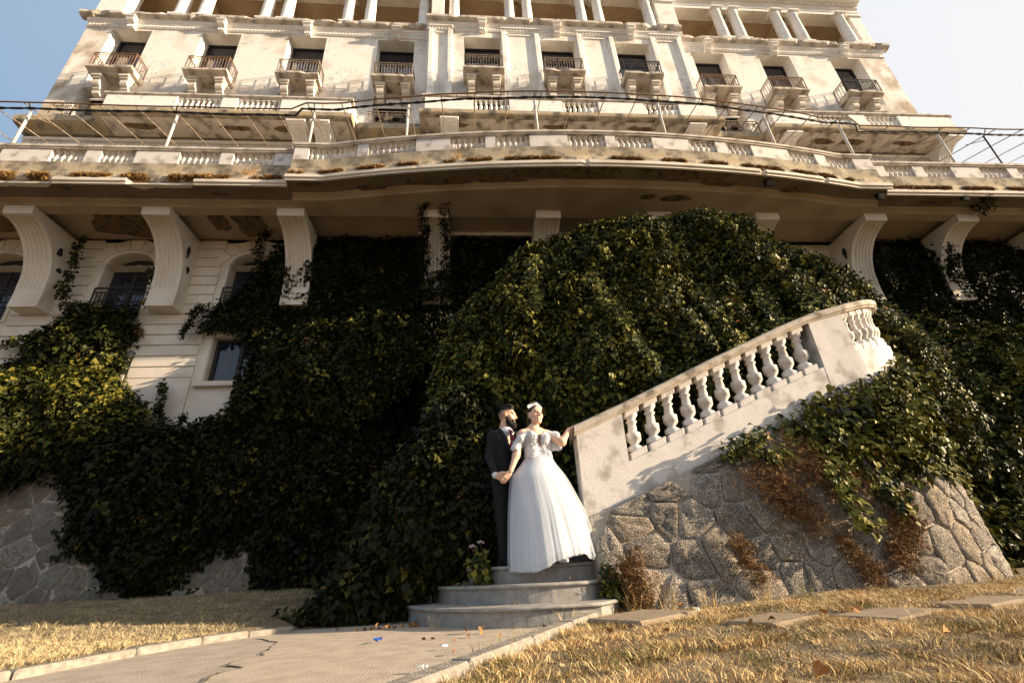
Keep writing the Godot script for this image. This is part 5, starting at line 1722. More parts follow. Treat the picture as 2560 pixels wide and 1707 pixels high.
func build_grass() -> void:
	var tm := [tuft_mesh(16, 0.045, 0.06, 0.0022, 2.2), tuft_mesh(16, 0.035, 0.07, 0.0022, 2.6), tuft_mesh(10, 0.06, 0.05, 0.002, 1.4)]
	var straw := func(p: Vector2) -> Color:
		var g := noise.get_noise_2d(p.x * 130.0 + 200.0, p.y * 130.0)
		var c := Color(0.58, 0.38, 0.15).lerp(Color(0.86, 0.67, 0.37), rng.randf())
		if g > 0.08 and rng.randf() < 0.6: c = Color(0.13, 0.13, 0.035).lerp(Color(0.22, 0.17, 0.05), rng.randf())
		if rng.randf() < 0.2: c = Color(0.24, 0.12, 0.04)
		return c
	var in_slab := func(x: float, z: float) -> bool:
		for s in [[1.25, -4.02, 0.3], [1.9, -3.36, 0.2], [2.6, -3.25, 0.22], [3.4, -3.38, 0.2], [4.1, -3.6, 0.2]]:
			if absf(x - s[0]) < s[2] and absf(z - s[1]) < s[2] * 0.7: return true
		return false
	var right := func():
		var x := -1.5 + 9.5 * rng.randf()
		var z := -0.6 - 5.2 * pow(rng.randf(), 0.8)
		if x < edge_x(PR, maxf(z, -4.79)) + 0.1: return null
		if x > 1.6 and z < -4.62 - 0.14 * pow(maxf(0.0, x - 4.0), 2.0): return null
		if x <= 1.6 and z < -4.7 and x < 1.15: return null
		if noise.get_noise_2d(x * 170.0, z * 170.0) < -0.22 and rng.randf() < 0.8: return null
		if in_slab.call(x, z): return null
		return Vector2(x, z)
	grass_fill("dry_grass", "sunlit straw-coloured dry grass on the right in front of the stone wall", 36000, right, tm, straw, 0.45, 1.1)
	var lawn := func(p: Vector2) -> Color:
		var c := Color(0.5, 0.38, 0.2).lerp(Color(0.62, 0.5, 0.3), rng.randf())
		if p.y < -5.4 and rng.randf() < 0.75: c = Color(0.26, 0.21, 0.13).lerp(Color(0.4, 0.33, 0.22), rng.randf())
		if rng.randf() < 0.15: c = Color(0.14, 0.13, 0.05)
		return c
	var left := func():
		var z := -2.6 - 6.7 * rng.randf()
		var l := edge_x(PL, maxf(z, -5.79))
		var x := l - 0.1 - 9.5 * rng.randf() if z > -5.6 else -12.0 + 10.5 * rng.randf()
		if z < -5.6 and x > -2.3 - 0.2 * (z + 5.6): return null
		return Vector2(x, z)
	grass_fill("lawn_grass", "pale dry lawn on the left between kerb and plinth wall", 24000, left, tm, lawn, 0.6, 1.25)
	# taller tufts, one by one
	var tall := [tuft_mesh(26, 0.24, 0.05, 0.003), tuft_mesh(22, 0.3, 0.06, 0.003)]
	var tufts := [[-0.38, -5.02, 0, 0.62, "golden grass tuft at the foot of the lowest step, left part", 0.0], [0.78, -4.6, 1, 0.8, "tall straw tuft against the right end of the lowest step", 0.0], [0.9, -4.45, 0, 0.7, "bushy straw tuft between kerb and lowest step", 0.0], [0.02, -2.95, 0, 0.75, "green weed tuft in the path joint by the kerb, nearest the camera", 0.8], [0.17, -3.2, 1, 0.65, "green weed tuft by the kerb, second from the camera", 0.8], [0.32, -3.42, 0, 0.7, "thin grass clump by the kerb, third from the camera", 0.5],
		[1.75, -4.82, 1, 1.15, "tall dry weeds against the rubble wall near the steps", 0.1], [2.15, -4.78, 0, 1.1, "straw weeds at the wall foot below the second row of stones", 0.05], [2.6, -4.68, 1, 0.9, "bent straw tuft at the wall foot left of the green weed", 0.0], [1.45, -4.85, 0, 1.1, "dark dry clump between steps and rubble wall", 0.2], [3.0, -4.6, 0, 0.7, "leafy green weed at the middle of the wall foot", 0.9], [5.0, -4.75, 0, 0.7, "straw tuft at the wall foot below the hanging ivy", 0.1], [5.6, -5.0, 1, 0.7, "grass tuft at the far right end of the rubble wall", 0.4], [-0.62, -8.9, 0, 0.01, "", 0.0]]
	for t in tufts:
		if t[4] == "": continue
		var m: ArrayMesh = tall[t[2]]
		var st := SurfaceTool.new()
		st.create_from(m, 0)
		var md := MeshDataTool.new()
		md.create_from_surface(m, 0)
		for i in md.get_vertex_count():
			var c := Color(0.55, 0.4, 0.17).lerp(Color(0.13, 0.16, 0.04), t[5] * (0.6 + 0.4 * fmod(i * 0.37, 1.0)))
			md.set_vertex_color(i, c * md.get_vertex_color(i))
		var am := ArrayMesh.new()
		md.commit_to_surface(am)
		var o := obj("grass_tuft", am, M.straw)
		o.position = V(t[0], gh(t[0], t[1]) if t[0] > 1.2 else 0.0, t[1])
		o.scale = Vector3.ONE * t[3]
		o.rotation.y = t[0] * 7.0
		tag(o, t[4], "grass tuft", "taller tufts round the steps")

func scatter(called: String, label: String, cat: String, m: Mesh, material: Material, n: int, pick: Callable, colour: Callable, smin: float, smax: float) -> Node3D:
	var root := thing(called, label, cat)
	var tfs: Array[Transform3D] = []
	var cols := PackedColorArray()
	for i in n:
		var p: Vector3 = pick.call()
		var nrm := V(rng.randfn(0, 0.7), rng.randfn(0.4, 0.6), rng.randfn(0.6, 0.6)).normalized()
		var up := (V(rng.randfn(), rng.randfn(), rng.randfn())).cross(nrm).normalized()
		tfs.append(Transform3D(Basis(up.cross(nrm), up, nrm).scaled(Vector3.ONE * rng.randf_range(smin, smax)), p))
		cols.append(colour.call())
	multi("growth", root, m, tfs, cols, material)
	root.set_meta("kind", "stuff")
	return root

func build_growth() -> void:
	# moss on the terrace ledge
	var mb := tuft_mesh(14, 0.05, 0.035, 0.004)
	var lists := [[-12.5, -4.5, 6000, "orange-brown moss along the broken left terrace ledge"], [-4.3, 11.2, 7500, "rusty moss band along the bowed terrace ledge"], [11.3, 18.0, 3600, "brown moss along the right terrace ledge"]]
	for l in lists:
		scatter("moss", l[3], "moss", mb, M.straw, l[2], func() -> Vector3:
			for tries in 30:
				var x := rng.randf_range(l[0], l[1])
				if noise.get_noise_2d(x * 95.0, 300.0) + 0.25 * noise.get_noise_2d(x * 500.0, 30.0) > -0.02:
					var f := rng.randf()
					return V(x, 9.27 + 0.16 * f, zlip(x) - 0.06 - 0.14 * f)
			return V(l[0], 9.3, zlip(l[0]) - 0.1), func() -> Color: return Color(0.1, 0.055, 0.015).lerp(Color(0.42, 0.24, 0.08), pow(rng.randf(), 1.6)), 1.0, 2.5)
	var g := tuft_mesh(30, 0.45, 0.05, 0.004)
	for t in [[-0.3, 9.45, "tall dry grass clump rooted in the bowed terrace ledge"], [-5.5, 9.5, "dry grass wisps before the left terrace balusters"]]:
		var o := obj("grass_tuft", g, M.straw)
		var md := MeshDataTool.new()
		md.create_from_surface(g, 0)
		for i in md.get_vertex_count(): md.set_vertex_color(i, Color(0.5, 0.28, 0.09) * md.get_vertex_color(i))
		var am := ArrayMesh.new()
		md.commit_to_surface(am)
		o.mesh = am
		o.position = V(t[0], t[1], zpar(t[0]) + 0.1)
		if t[0] < -1.0: o.scale = V(2.4, 0.8, 0.8)
		tag(o, t[2], "grass tuft")
	# dry creeper on the rubble wall
	var cm := tuft_mesh(10, 0.05, 0.05, 0.003)
	var spots := [[[3.15, 1.3], [3.25, 1.1], [3.4, 0.95], [3.5, 0.75], 0.2, 620, "rust-brown dead creeper down the middle of the stone wall"], [[4.6, 0.95], [4.55, 0.75], [4.4, 0.5], [4.2, 0.3], 0.17, 520, "brown dead creeper at the right part of the stone wall"], [[2.65, 0.62], [2.62, 0.5], [2.7, 0.4], [2.78, 0.25], 0.07, 160, "thin dead creeper wisp low on the stone wall"], [[3.7, 0.6], [3.78, 0.45], [3.85, 0.3], [3.9, 0.15], 0.09, 260, "narrow dead creeper running down between two low stones"], [[1.5, 0.5], [1.5, 0.38], [1.52, 0.25], [1.55, 0.12], 0.12, 400, "dark brown dead creeper beside the granite steps"], [[3.6, 1.5], [3.75, 1.3], [3.9, 1.15], [4.2, 1.1], 0.2, 500, "dry orange stems under the hanging ivy"]]
	for s in spots:
		scatter("dry_creeper", s[6], "creeper", cm, M.straw, s[5], func() -> Vector3:
			var k := rng.randi() % 3
			var a := Vector2(s[k][0], s[k][1])
			var b := Vector2(s[k + 1][0], s[k + 1][1])
			var p := a.lerp(b, rng.randf()) + Vector2(rng.randfn(0, s[4] * 0.6), rng.randfn(0, s[4] * 0.6))
			p.y = maxf(0.05, p.y)
			var bz := -4.9
			for i in base_line.size() - 1:
				if p.x >= base_line[i].x and p.x <= base_line[i + 1].x: bz = lerpf(base_line[i].z, base_line[i + 1].z, (p.x - base_line[i].x) / (base_line[i + 1].x - base_line[i].x))
			return V(p.x, p.y, bz - 0.16 * p.y + 0.05 + rng.randf() * 0.06), func() -> Color: return Color(0.07, 0.04, 0.016).lerp(Color(0.34, 0.19, 0.07), rng.randf()), 0.6, 1.4)
	# fallen leaves
	var lm := MB.new()
	leaf(lm, Vector3.ZERO, Basis(Vector3.RIGHT, -PI / 2), 0.065, Color(0.26, 0.13, 0.05))
	var lmesh := lm.mesh()
	var lm2 := MB.new()
	leaf(lm2, Vector3.ZERO, Basis(Vector3.RIGHT, -PI / 2), 0.06, Color(0.4, 0.24, 0.1))
	var lmesh2 := lm2.mesh()
	var heap := func() -> Vector3:
		var k := rng.randf()
		var q := Vector2.ZERO
		if k < 0.4: q = Vector2(-0.85 + rng.randfn(0, 0.2), -5.42 + rng.randfn(0, 0.12))
		elif k < 0.5: q = Vector2(1.25 + rng.randfn(0, 0.1), -4.85 + rng.randfn(0, 0.06))
		elif k < 0.66: q = Vector2(rng.randf_range(-0.5, 0.9), rng.randf_range(-4.7, -4.2))
		else: q = Vector2(rng.randf_range(0.7, 6.0), rng.randf_range(-4.7, -1.6))
		return V(q.x, (0.016 if q.x < edge_x(PR, q.y) else gh(q.x, q.y) + 0.04) + rng.randf() * 0.02, q.y)
	var litter := scatter("fallen_leaves", "scattered brown fallen leaves round the steps and over the dry grass", "fallen leaves", lmesh, M.straw, 90, heap, func() -> Color: return Color.WHITE * rng.randf_range(0.6, 1.9), 0.45, 0.95)
	for p in [[2.17, -3.0, "large curled brown leaf on the grass beyond the second paving slab"], [2.08, -2.19, "orange-brown leaf lowest in the right foreground grass"], [2.36, -3.76, "pale brown leaf between wall foot and paving slabs"], [0.05, -4.55, "curled leaf on the path just before the lowest step"]]:
		var o := obj("fallen_leaf", lmesh2, M.straw)
		o.position = V(p[0], gh(p[0], p[1]) + 0.06 if p[0] > 0.5 else 0.03, p[1])
		o.rotation = V(0.5, p[0] * 5.0, 0.3)
		o.scale = Vector3.ONE * 1.05
		tag(o, p[2], "leaf")
	for p in [[0.35, 0.17, -4.78, "curled dry leaf in the middle of the lowest tread"], [-0.2, 0.335, -5.5, "brown leaf on the middle step at its left end"], [-0.12, 0.335, -5.35, "second brown leaf at the left of the middle step"], [0.95, 0.335, -5.05, "orange leaf at the right end of the middle step"]]:
		var o := obj("fallen_leaf", lmesh2, M.straw)
		o.position = V(p[0], p[1] + 0.012, p[2]); o.rotation = V(0.3, p[0] * 9.0, 0.2)
		tag(o, p[3], "leaf")
	# litter
	for l in [[-0.75, -4.29, "blue_film", "crumpled strip of blue plastic film on the path", "litter"], [-0.15, -3.94, "orange_bit", "small orange butt on the path near the steps", "litter"], [-0.21, -3.68, "paper", "white cigarette end on the path between the two orange butts", "litter"], [-0.14, -3.43, "orange_bit", "orange cigarette butt by the green weeds", "litter"], [-0.28, -2.92, "paper", "torn white paper scrap nearest the camera on the path", "litter"], [1.62, -3.85, "paper", "white paper scrap behind the tilted paving slab", "litter"], [5.2, -4.3, "paper", "white scrap in the straw at the right", "litter"]]:
		var b := MB.new()
		if l[2] == "orange_bit" or l[3].begins_with("white cig"):
			b.tube(PackedVector3Array([V(-0.025, 0, 0), V(0.025, 0.004, 0)]), 0.007, 0.007, 8)
		else:
			var w := 0.055 if l[2] == "blue_film" else 0.03
			for i in 7:
				var x0 := -w + w * 2 * i / 7.0
				var x1 := -w + w * 2 * (i + 1) / 7.0
				b.qo(V(x0, 0.012 * sin(i * 2.2), -0.012), V(x1, 0.012 * sin(i * 2.2 + 2.2), -0.01), V(x1, 0.01 + 0.01 * sin(i * 3.0 + 3.0), 0.014), V(x0, 0.01 + 0.01 * sin(i * 3.0), 0.012), Vector3.UP)
		var o := obj("litter", b, M[l[2]])
		var onp: bool = l[0] < 0.5
		o.position = V(l[0], 0.03 if onp else gh(l[0], l[1]) + 0.06, l[1])
		o.rotation.y = l[0] * 11.0
		tag(o, l[3], l[4])
	# pale roses by the top step
	var R := thing("rose_bush", "two pale pink roses on dark stems beside the groom's feet", "rose")
	for p in [V(-0.03, 0.71, -5.72), V(0.06, 0.75, -5.74)]:
		var f := MB.new(true)
		for k in 9:
			var a := k * 2.4
			var r := 0.008 + 0.0035 * k
			var o := V(cos(a) * r, 0.012 - 0.002 * k, sin(a) * r)
			f.lathe([Vector2(0.001, -0.012), Vector2(0.014, -0.004), Vector2(0.016, 0.008), Vector2(0.01, 0.014)], p + o, 7, Basis(V(sin(a), 0, -cos(a)), 0.5))
		obj("rose", f, M.petal, R)
		var s := MB.new()
		s.tube(PackedVector3Array([p, p + V(0.02, -0.1, 0.0), V(p.x + 0.03, 0.5, p.z)]), 0.004, 0.005, 5)
		obj("stem", s, M.twig, R)


# ---------------------------------------------------------------- people: bones joined into one skin
func field(p: Vector3, bones: Array, k: float) -> float:
	var d := 1e9
	for b in bones:
		var e: float
		if b.size() == 4:
			var a: Vector3 = b[0]
			var ab: Vector3 = b[1] - a
			var l2 := ab.length_squared()
			var h := clampf((p - a).dot(ab) / l2, 0.0, 1.0) if l2 > 1e-9 else 0.0
			e = (p - a - ab * h).length() - lerpf(b[2], b[3], h)
		else:
			var q: Vector3 = (p - b[0])
			if b.size() == 3: q = b[2].inverse() * q
			var r: Vector3 = b[1]
			var k0 := (q / r).length()
			var k1 := (q / (r * r)).length()
			e = k0 * (k0 - 1.0) / maxf(k1, 1e-6)
		var hh := maxf(k - absf(d - e), 0.0)
		d = minf(d, e) - hh * hh * 0.25 / k
	return d

func skin_mesh(b: MB, bones: Array, cell: float, k: float, tf := Transform3D(), cut = null, col = null) -> void:
	var lo := Vector3.ONE * 1e9
	var hi := -lo
	for q in bones:
		if q.size() == 4:
			var r := Vector3.ONE * (maxf(q[2], q[3]) + k * 0.3)
			lo = lo.min(q[0] - r).min(q[1] - r); hi = hi.max(q[0] + r).max(q[1] + r)
		else:
			var m: float = maxf(q[1].x, maxf(q[1].y, q[1].z))
			lo = lo.min(q[0] - Vector3.ONE * m); hi = hi.max(q[0] + Vector3.ONE * m)
	lo -= Vector3.ONE * cell * 2.0
	hi += Vector3.ONE * cell * 2.0
	const B := 4
	var nb := Vector3i(((hi - lo) / (cell * B)).ceil())
	var n := nb * B + Vector3i.ONE
	var vals := PackedFloat32Array()
	vals.resize(n.x * n.y * n.z)
	vals.fill(1e3)
	var sx := n.y * n.z
	var sy := n.z
	var half := cell * B * 0.5 * 1.7321
	var live: Array[Vector3i] = []
	for bx in nb.x:
		for by in nb.y:
			for bz in nb.z:
				var c := lo + (Vector3(bx, by, bz) + Vector3.ONE * 0.5) * cell * B
				var near := []
				for q in bones:
					if field(c, [q], 1e-4) < half * 1.3 + k: near.append(q)
				if near.is_empty(): continue
				var d := field(c, near, k)
				if d < -half * 1.5 and not cut != null: continue
				live.append(Vector3i(bx, by, bz))
				for i in B + 1:
					for j in B + 1:
						for l in B + 1:
							var at := (bx * B + i) * sx + (by * B + j) * sy + bz * B + l
							if vals[at] < 999.0: continue
							var p := lo + Vector3(bx * B + i, by * B + j, bz * B + l) * cell
							var v := field(p, near, k)
							if cut != null: v = maxf(v, cut.call(p))
							vals[at] = v
	var vert := {}
	for bl in live:
		for i in B:
			for j in B:
				for l in B:
					var x := bl.x * B + i
					var y := bl.y * B + j
					var z := bl.z * B + l
					var o := x * sx + y * sy + z
					var c := [vals[o], vals[o + sx], vals[o + sy], vals[o + sx + sy], vals[o + 1], vals[o + sx + 1], vals[o + sy + 1], vals[o + sx + sy + 1]]
					var mask := 0
					for q in 8:
						if c[q] < 0.0: mask += 1
					if mask == 0 or mask == 8: continue
					var s := Vector3.ZERO
					var m := 0
					for e in [[0, 1], [2, 3], [4, 5], [6, 7], [0, 2], [1, 3], [4, 6], [5, 7], [0, 4], [1, 5], [2, 6], [3, 7]]:
						var va: float = c[e[0]]
						var vb: float = c[e[1]]
						if (va < 0.0) == (vb < 0.0): continue
						var t := va / (va - vb)
						var pa := Vector3(e[0] & 1, (e[0] >> 1) & 1, e[0] >> 2)
						var pb := Vector3(e[1] & 1, (e[1] >> 1) & 1, e[1] >> 2)
						s += pa.lerp(pb, t)
						m += 1
					vert[o] = lo + (Vector3(x, y, z) + s / m) * cell
	b.smooth(true)
	var steps := [[sx, sy, 1], [sy, 1, sx], [1, sx, sy]]
	for o in vert:
		for a in 3:
			var d: Array = steps[a]
			if o + d[0] >= vals.size(): continue
			var v0 := vals[o]
			var v1 := vals[o + d[0]]
			if (v0 < 0.0) == (v1 < 0.0): continue
			var i1: int = o - d[1]
			var i2: int = o - d[1] - d[2]
			var i3: int = o - d[2]
			if not (vert.has(i1) and vert.has(i2) and vert.has(i3)): continue
			var q: Array[Vector3] = [vert[o], vert[i1], vert[i2], vert[i3]]
			if v0 >= 0.0: q.reverse()
			var w: Array[Vector3] = []
			var cs: Array[Color] = []
			for p in q:
				w.append(tf * p)
				cs.append(col.call(p) if col != null else Color.WHITE)
			for t in [[0, 2, 1], [0, 3, 2]]:
				for x in t:
					b.col(cs[x]); b.st.add_vertex(w[x])
	b.smooth(false)

func frame_of(f: Vector3, up := Vector3.UP) -> Basis:   # z forward, y up, x to the figure's left
	var z := f.normalized()
	var x := up.cross(z).normalized()
	return Basis(x, z.cross(x), z)

func head_bones(female: bool) -> Array:
	var j := 0.9 if female else 1.0
	var o := [[V(0, 0.028, -0.014), V(0.076, 0.092, 0.096)], [V(0, -0.03, 0.022), V(0.064 if female else 0.067, 0.084, 0.07)],
		[V(-0.045 * j, -0.062, 0.012), V(-0.01, -0.1, 0.062), 0.028 * j, 0.022], [V(0.045 * j, -0.062, 0.012), V(0.01, -0.1, 0.062), 0.028 * j, 0.022],
		[V(0, 0.012, 0.088), V(0, -0.024, 0.107), 0.009, 0.0125], [V(-0.012, -0.03, 0.092), V(0.012, -0.03, 0.092), 0.009, 0.009],
		[V(-0.034, 0.034, 0.074), V(0.034, 0.034, 0.074), 0.015, 0.015], [V(-0.018, -0.06, 0.081), V(0.018, -0.06, 0.081), 0.009, 0.009], [V(-0.015, -0.07, 0.08), V(0.015, -0.07, 0.08), 0.009, 0.009],
		[V(-0.045, -0.02, 0.055), V(-0.04, -0.03, 0.055), 0.022, 0.022], [V(0.045, -0.02, 0.055), V(0.04, -0.03, 0.055), 0.022, 0.022],
		[V(-0.08, 0.0, -0.008), V(0.011, 0.031, 0.02)], [V(0.08, 0.0, -0.008), V(0.011, 0.031, 0.02)],
		[V(0, -0.07, -0.022), V(0, -0.2, -0.045), 0.046 if female else 0.058, 0.052 if female else 0.066]]
	return o

func hand_bones(w: Vector3, d: Vector3, n: Vector3, curl: Array, s := 1.0, thumb := 1.0) -> Array:
	# wrist, direction of the fingers, direction the back of the hand faces; the thumb leaves on the side d x n
	d = d.normalized(); n = (n - d * n.dot(d)).normalized()
	var x := d.cross(n) * thumb
	var o := []
	for i in 4:
		var u := (i - 1.5) * -0.018 * s
		var len: float = [0.072, 0.08, 0.075, 0.06][i] * s
		var k := w + d * 0.085 * s + x * u
		o.append([w + d * 0.01 * s + x * u * 0.7, k, 0.0135 * s, 0.011 * s])
		var c: float = curl[i]
		var p := k
		var a := c * 0.5
		for seg in 3:
			var l: float = len * [0.45, 0.32, 0.23][seg]
			var dir := d * cos(a) - n * sin(a)
			o.append([p, p + dir * l, (0.0092 - 0.0008 * seg) * s, (0.0084 - 0.0008 * seg) * s])
			p += dir * l
			a += c
	var t0 := w + d * 0.02 * s + x * 0.024 * s
	var t1 := t0 + (d * 0.7 + x * 0.65 - n * 0.25).normalized() * 0.042 * s
	var t2 := t1 + (d * 0.9 + x * 0.3 - n * 0.35).normalized() * 0.03 * s
	var t3 := t2 + (d * 0.95 + x * 0.1 - n * 0.4).normalized() * 0.024 * s
	o.append([t0, t1, 0.014 * s, 0.011 * s]); o.append([t1, t2, 0.0105 * s, 0.0095 * s]); o.append([t2, t3, 0.0095 * s, 0.008 * s])
	return o

func face_parts(root: Node3D, tf: Transform3D, brow: Color, female: bool) -> void:
	for sx in [-1.0, 1.0]:
		var e := MB.new(true)
		skin_mesh(e, [[V(sx * 0.031, 0.013, 0.083), V(0.0145, 0.0056, 0.009)]], 0.0025, 0.001, tf)
		obj("eye", e, M.eye_dark, root)
		var br := MB.new(true)
		skin_mesh(br, [[V(sx * 0.016, 0.033, 0.0905), V(sx * 0.036, 0.038, 0.084), 0.0042, 0.004], [V(sx * 0.036, 0.038, 0.084), V(sx * 0.052, 0.032, 0.072), 0.004, 0.0025]], 0.0025, 0.002, tf)
		obj("eyebrow", br, M.beard if not female else M.hair, root)
	var l := MB.new(true)
	skin_mesh(l, [[V(-0.025, -0.0635, 0.081), V(0, -0.0615, 0.0915), 0.003, 0.0052], [V(0.025, -0.0635, 0.081), V(0, -0.0615, 0.0915), 0.003, 0.0052], [V(-0.016, -0.07, 0.0855), V(0.016, -0.07, 0.0855), 0.0052, 0.0052]], 0.0025, 0.003, tf)
	obj("lips", l, M.lip, root)

const SKIN := Color(0.72, 0.45, 0.31)
const SKIN_F := Color(0.7, 0.45, 0.32)

func build_groom() -> void:
	var R := thing("person", "bearded man in dark suit with red tie standing close behind the bride", "person")
	var f := V(0.57, 0, 0.82)
	var r := V(-0.82, 0, 0.57)          # towards his right side
	var N := V(0.405, 1.985, -5.6)
	var ch := V(0.40, 1.80, -5.62)
	var wa := V(0.385, 1.58, -5.62)
	var hp := V(0.375, 1.40, -5.63)
	var sr := V(0.232, 1.895, -5.5)
	var sl := V(0.56, 1.895, -5.72)
	var er := V(0.187, 1.64, -5.5)
	var wr := V(0.236, 1.435, -5.39)
	var el := V(0.72, 1.66, -5.8)
	var wl := V(0.86, 1.575, -5.55)
	var kr := V(0.31, 0.98, -5.6)
	var kl := V(0.42, 0.98, -5.66)
	var ar := V(0.315, 0.57, -5.62)
	var al := V(0.42, 0.57, -5.7)
	# skin: the whole figure, slimmer than its clothes; head and hands at a finer mesh
	var b := MB.new(true)
	var body := [[hp - r * 0.06, ch - r * 0.08, 0.07, 0.07], [hp + r * 0.06, ch + r * 0.08, 0.07, 0.07], [ch, N, 0.065, 0.055], [sr, N, 0.035, 0.04], [sl, N, 0.035, 0.04], [sr, er, 0.042, 0.036], [er, wr, 0.036, 0.026], [sl, el, 0.042, 0.036], [el, wl, 0.036, 0.026], [hp + r * 0.08, kr, 0.07, 0.05], [kr, ar, 0.05, 0.036], [hp - r * 0.08, kl, 0.07, 0.05], [kl, al, 0.05, 0.036]]
	skin_mesh(b, body, 0.016, 0.03, Transform3D(), null, func(_p: Vector3) -> Color: return SKIN)
	var ht := Transform3D(frame_of(V(0.93, -0.06, 0.36)).scaled(Vector3.ONE * 1.05), V(0.425, 2.165, -5.6))
	var hcol := func(p: Vector3) -> Color:
		var c := SKIN
		var n := noise.get_noise_3d(p.x * 900.0, p.y * 900.0, p.z * 900.0)
		var fade := smoothstep(0.005, 0.045, p.y) * smoothstep(0.075, 0.05, p.z + maxf(0.0, p.y - 0.04) * 0.4)
		if p.z < -0.03: fade = maxf(fade, smoothstep(-0.05, 0.0, p.y))
		c = c.lerp(Color(0.11, 0.075, 0.06), fade * (0.6 + 0.2 * n))
		if absf(p.x) > 0.07 and p.y < 0.035 and p.y > -0.035 and absf(p.z + 0.008) < 0.024: c = Color(0.55, 0.26, 0.17)
		c = c.lerp(Color(0.05, 0.035, 0.025), smoothstep(-0.03, -0.055, p.y + 0.25 * maxf(0.0, 0.05 - p.z)) * smoothstep(-0.02, 0.02, p.z) * 0.8)
		return c
	skin_mesh(b, head_bones(false), 0.0045, 0.016, ht, func(p: Vector3) -> float: return -0.175 - p.y, hcol)
	var rh := hand_bones(wr + V(0.012, -0.02, 0.012), V(0.75, -0.38, 0.42), V(-0.15, -0.45, 0.88), [0.75, 0.85, 0.95, 1.05], 1.0, -1.0)
	skin_mesh(b, rh, 0.0042, 0.008, Transform3D(), null, func(_p: Vector3) -> Color: return SKIN)
	skin_mesh(b, hand_bones(wl + V(0.01, 0, 0.01), V(0.45, -0.2, 0.8), V(0.8, 0.2, -0.3), [0.4, 0.45, 0.5, 0.5]), 0.0045, 0.008, Transform3D(), null, func(_p: Vector3) -> Color: return SKIN)
	obj("body", b, M.skin, R)
	face_parts(R, ht, Color.BLACK, false)
	var hr := MB.new(true)
	skin_mesh(hr, [[V(0, 0.036, -0.016), V(0.0775, 0.093, 0.0985)], [V(-0.03, 0.113, 0.05), V(0.03, 0.113, 0.05), 0.024, 0.024], [V(-0.026, 0.125, 0.01), V(0.026, 0.125, 0.01), 0.022, 0.022], [V(-0.02, 0.115, -0.04), V(0.02, 0.115, -0.04), 0.022, 0.022]], 0.0045, 0.03, ht, func(p: Vector3) -> float: return 0.062 + 0.01 * noise.get_noise_3d(p.x * 1500.0, 3.0, p.z * 1500.0) + 0.5 * maxf(0.0, p.z - 0.05) - 0.85 * maxf(0.0, -p.z - 0.045) - p.y + 0.0025 * noise.get_noise_3d(p.x * 3000.0, p.y * 3000.0, p.z * 1200.0))
	obj("hair", hr, M.beard, R)
	var bd := MB.new(true)
	skin_mesh(bd, [[V(-0.066, -0.02, 0.008), V(-0.052, -0.075, 0.03), 0.014, 0.028], [V(0.066, -0.02, 0.008), V(0.052, -0.075, 0.03), 0.014, 0.028], [V(-0.05, -0.08, 0.03), V(0, -0.118, 0.074), 0.03, 0.034], [V(0.05, -0.08, 0.03), V(0, -0.118, 0.074), 0.03, 0.034], [V(0, -0.1, 0.078), V(0, -0.135, 0.07), 0.03, 0.02], [V(-0.03, -0.062, 0.08), V(0, -0.047, 0.092), 0.008, 0.009], [V(0.03, -0.062, 0.08), V(0, -0.047, 0.092), 0.008, 0.009], [V(-0.032, -0.06, 0.078), V(-0.03, -0.09, 0.07), 0.012, 0.018], [V(0.032, -0.06, 0.078), V(0.03, -0.09, 0.07), 0.012, 0.018]], 0.0045, 0.012, ht, func(p: Vector3) -> float: return 0.0035 * noise.get_noise_3d(p.x * 2500.0, p.y * 1200.0, p.z * 2500.0) - 0.002 + (0.02 - maxf(absf(p.x) * 0.55, absf(p.y + 0.064) * 1.6) if p.z > 0.088 else -1.0) * 0.5)
	obj("beard", bd, M.beard, R)
	# clothes
	var loc := func(p: Vector3) -> Vector3:   # x to his left, y up, z forward
		return V((p - ch).dot(-r), p.y, (p - ch).dot(f))
	var torso := func(g: float) -> Array:
		var o := []
		for s in [-1.0, 1.0]:
			o.append([ch + r * 0.1 * s + V(0, 0.03, 0), wa + r * 0.075 * s, 0.118 + g, 0.1 + g])
			o.append([wa + r * 0.075 * s, hp + r * 0.085 * s + V(0, -0.02, 0), 0.1 + g, 0.112 + g])
			o.append([(sr if s > 0 else sl), N + V(0, -0.015, 0) + r * 0.04 * s, 0.066 + g, 0.055 + g])
		return o
	var jb: Array = torso.call(0.0)
	jb.append_array([[sr, er, 0.066, 0.054], [er, wr + (er - wr) * 0.06, 0.053, 0.04], [sl, el, 0.066, 0.054], [el, wl, 0.053, 0.04]])
	var jk := MB.new(true)
	skin_mesh(jk, jb, 0.0105, 0.035, Transform3D(), func(p: Vector3) -> float:
		var q: Vector3 = loc.call(p)
		var d := 1.34 - p.y + 0.02 * sin(q.x * 9.0)
		if (p - ch).dot(r) > 0.16 and p.y < 1.6: d = -1.0
		var hv := (q.y - 1.655) * 0.33
		d = maxf(d, minf(hv - absf(q.x + 0.012), q.z - 0.015))
		d = maxf(d, p.y - 1.985 + 0.5 * maxf(0.0, -q.z - 0.05) - 0.02)
		return d + 0.004 * noise.get_noise_3d(p.x * 500.0, p.y * 350.0, p.z * 500.0))
	var jo := obj("jacket", jk, M.suit, R)
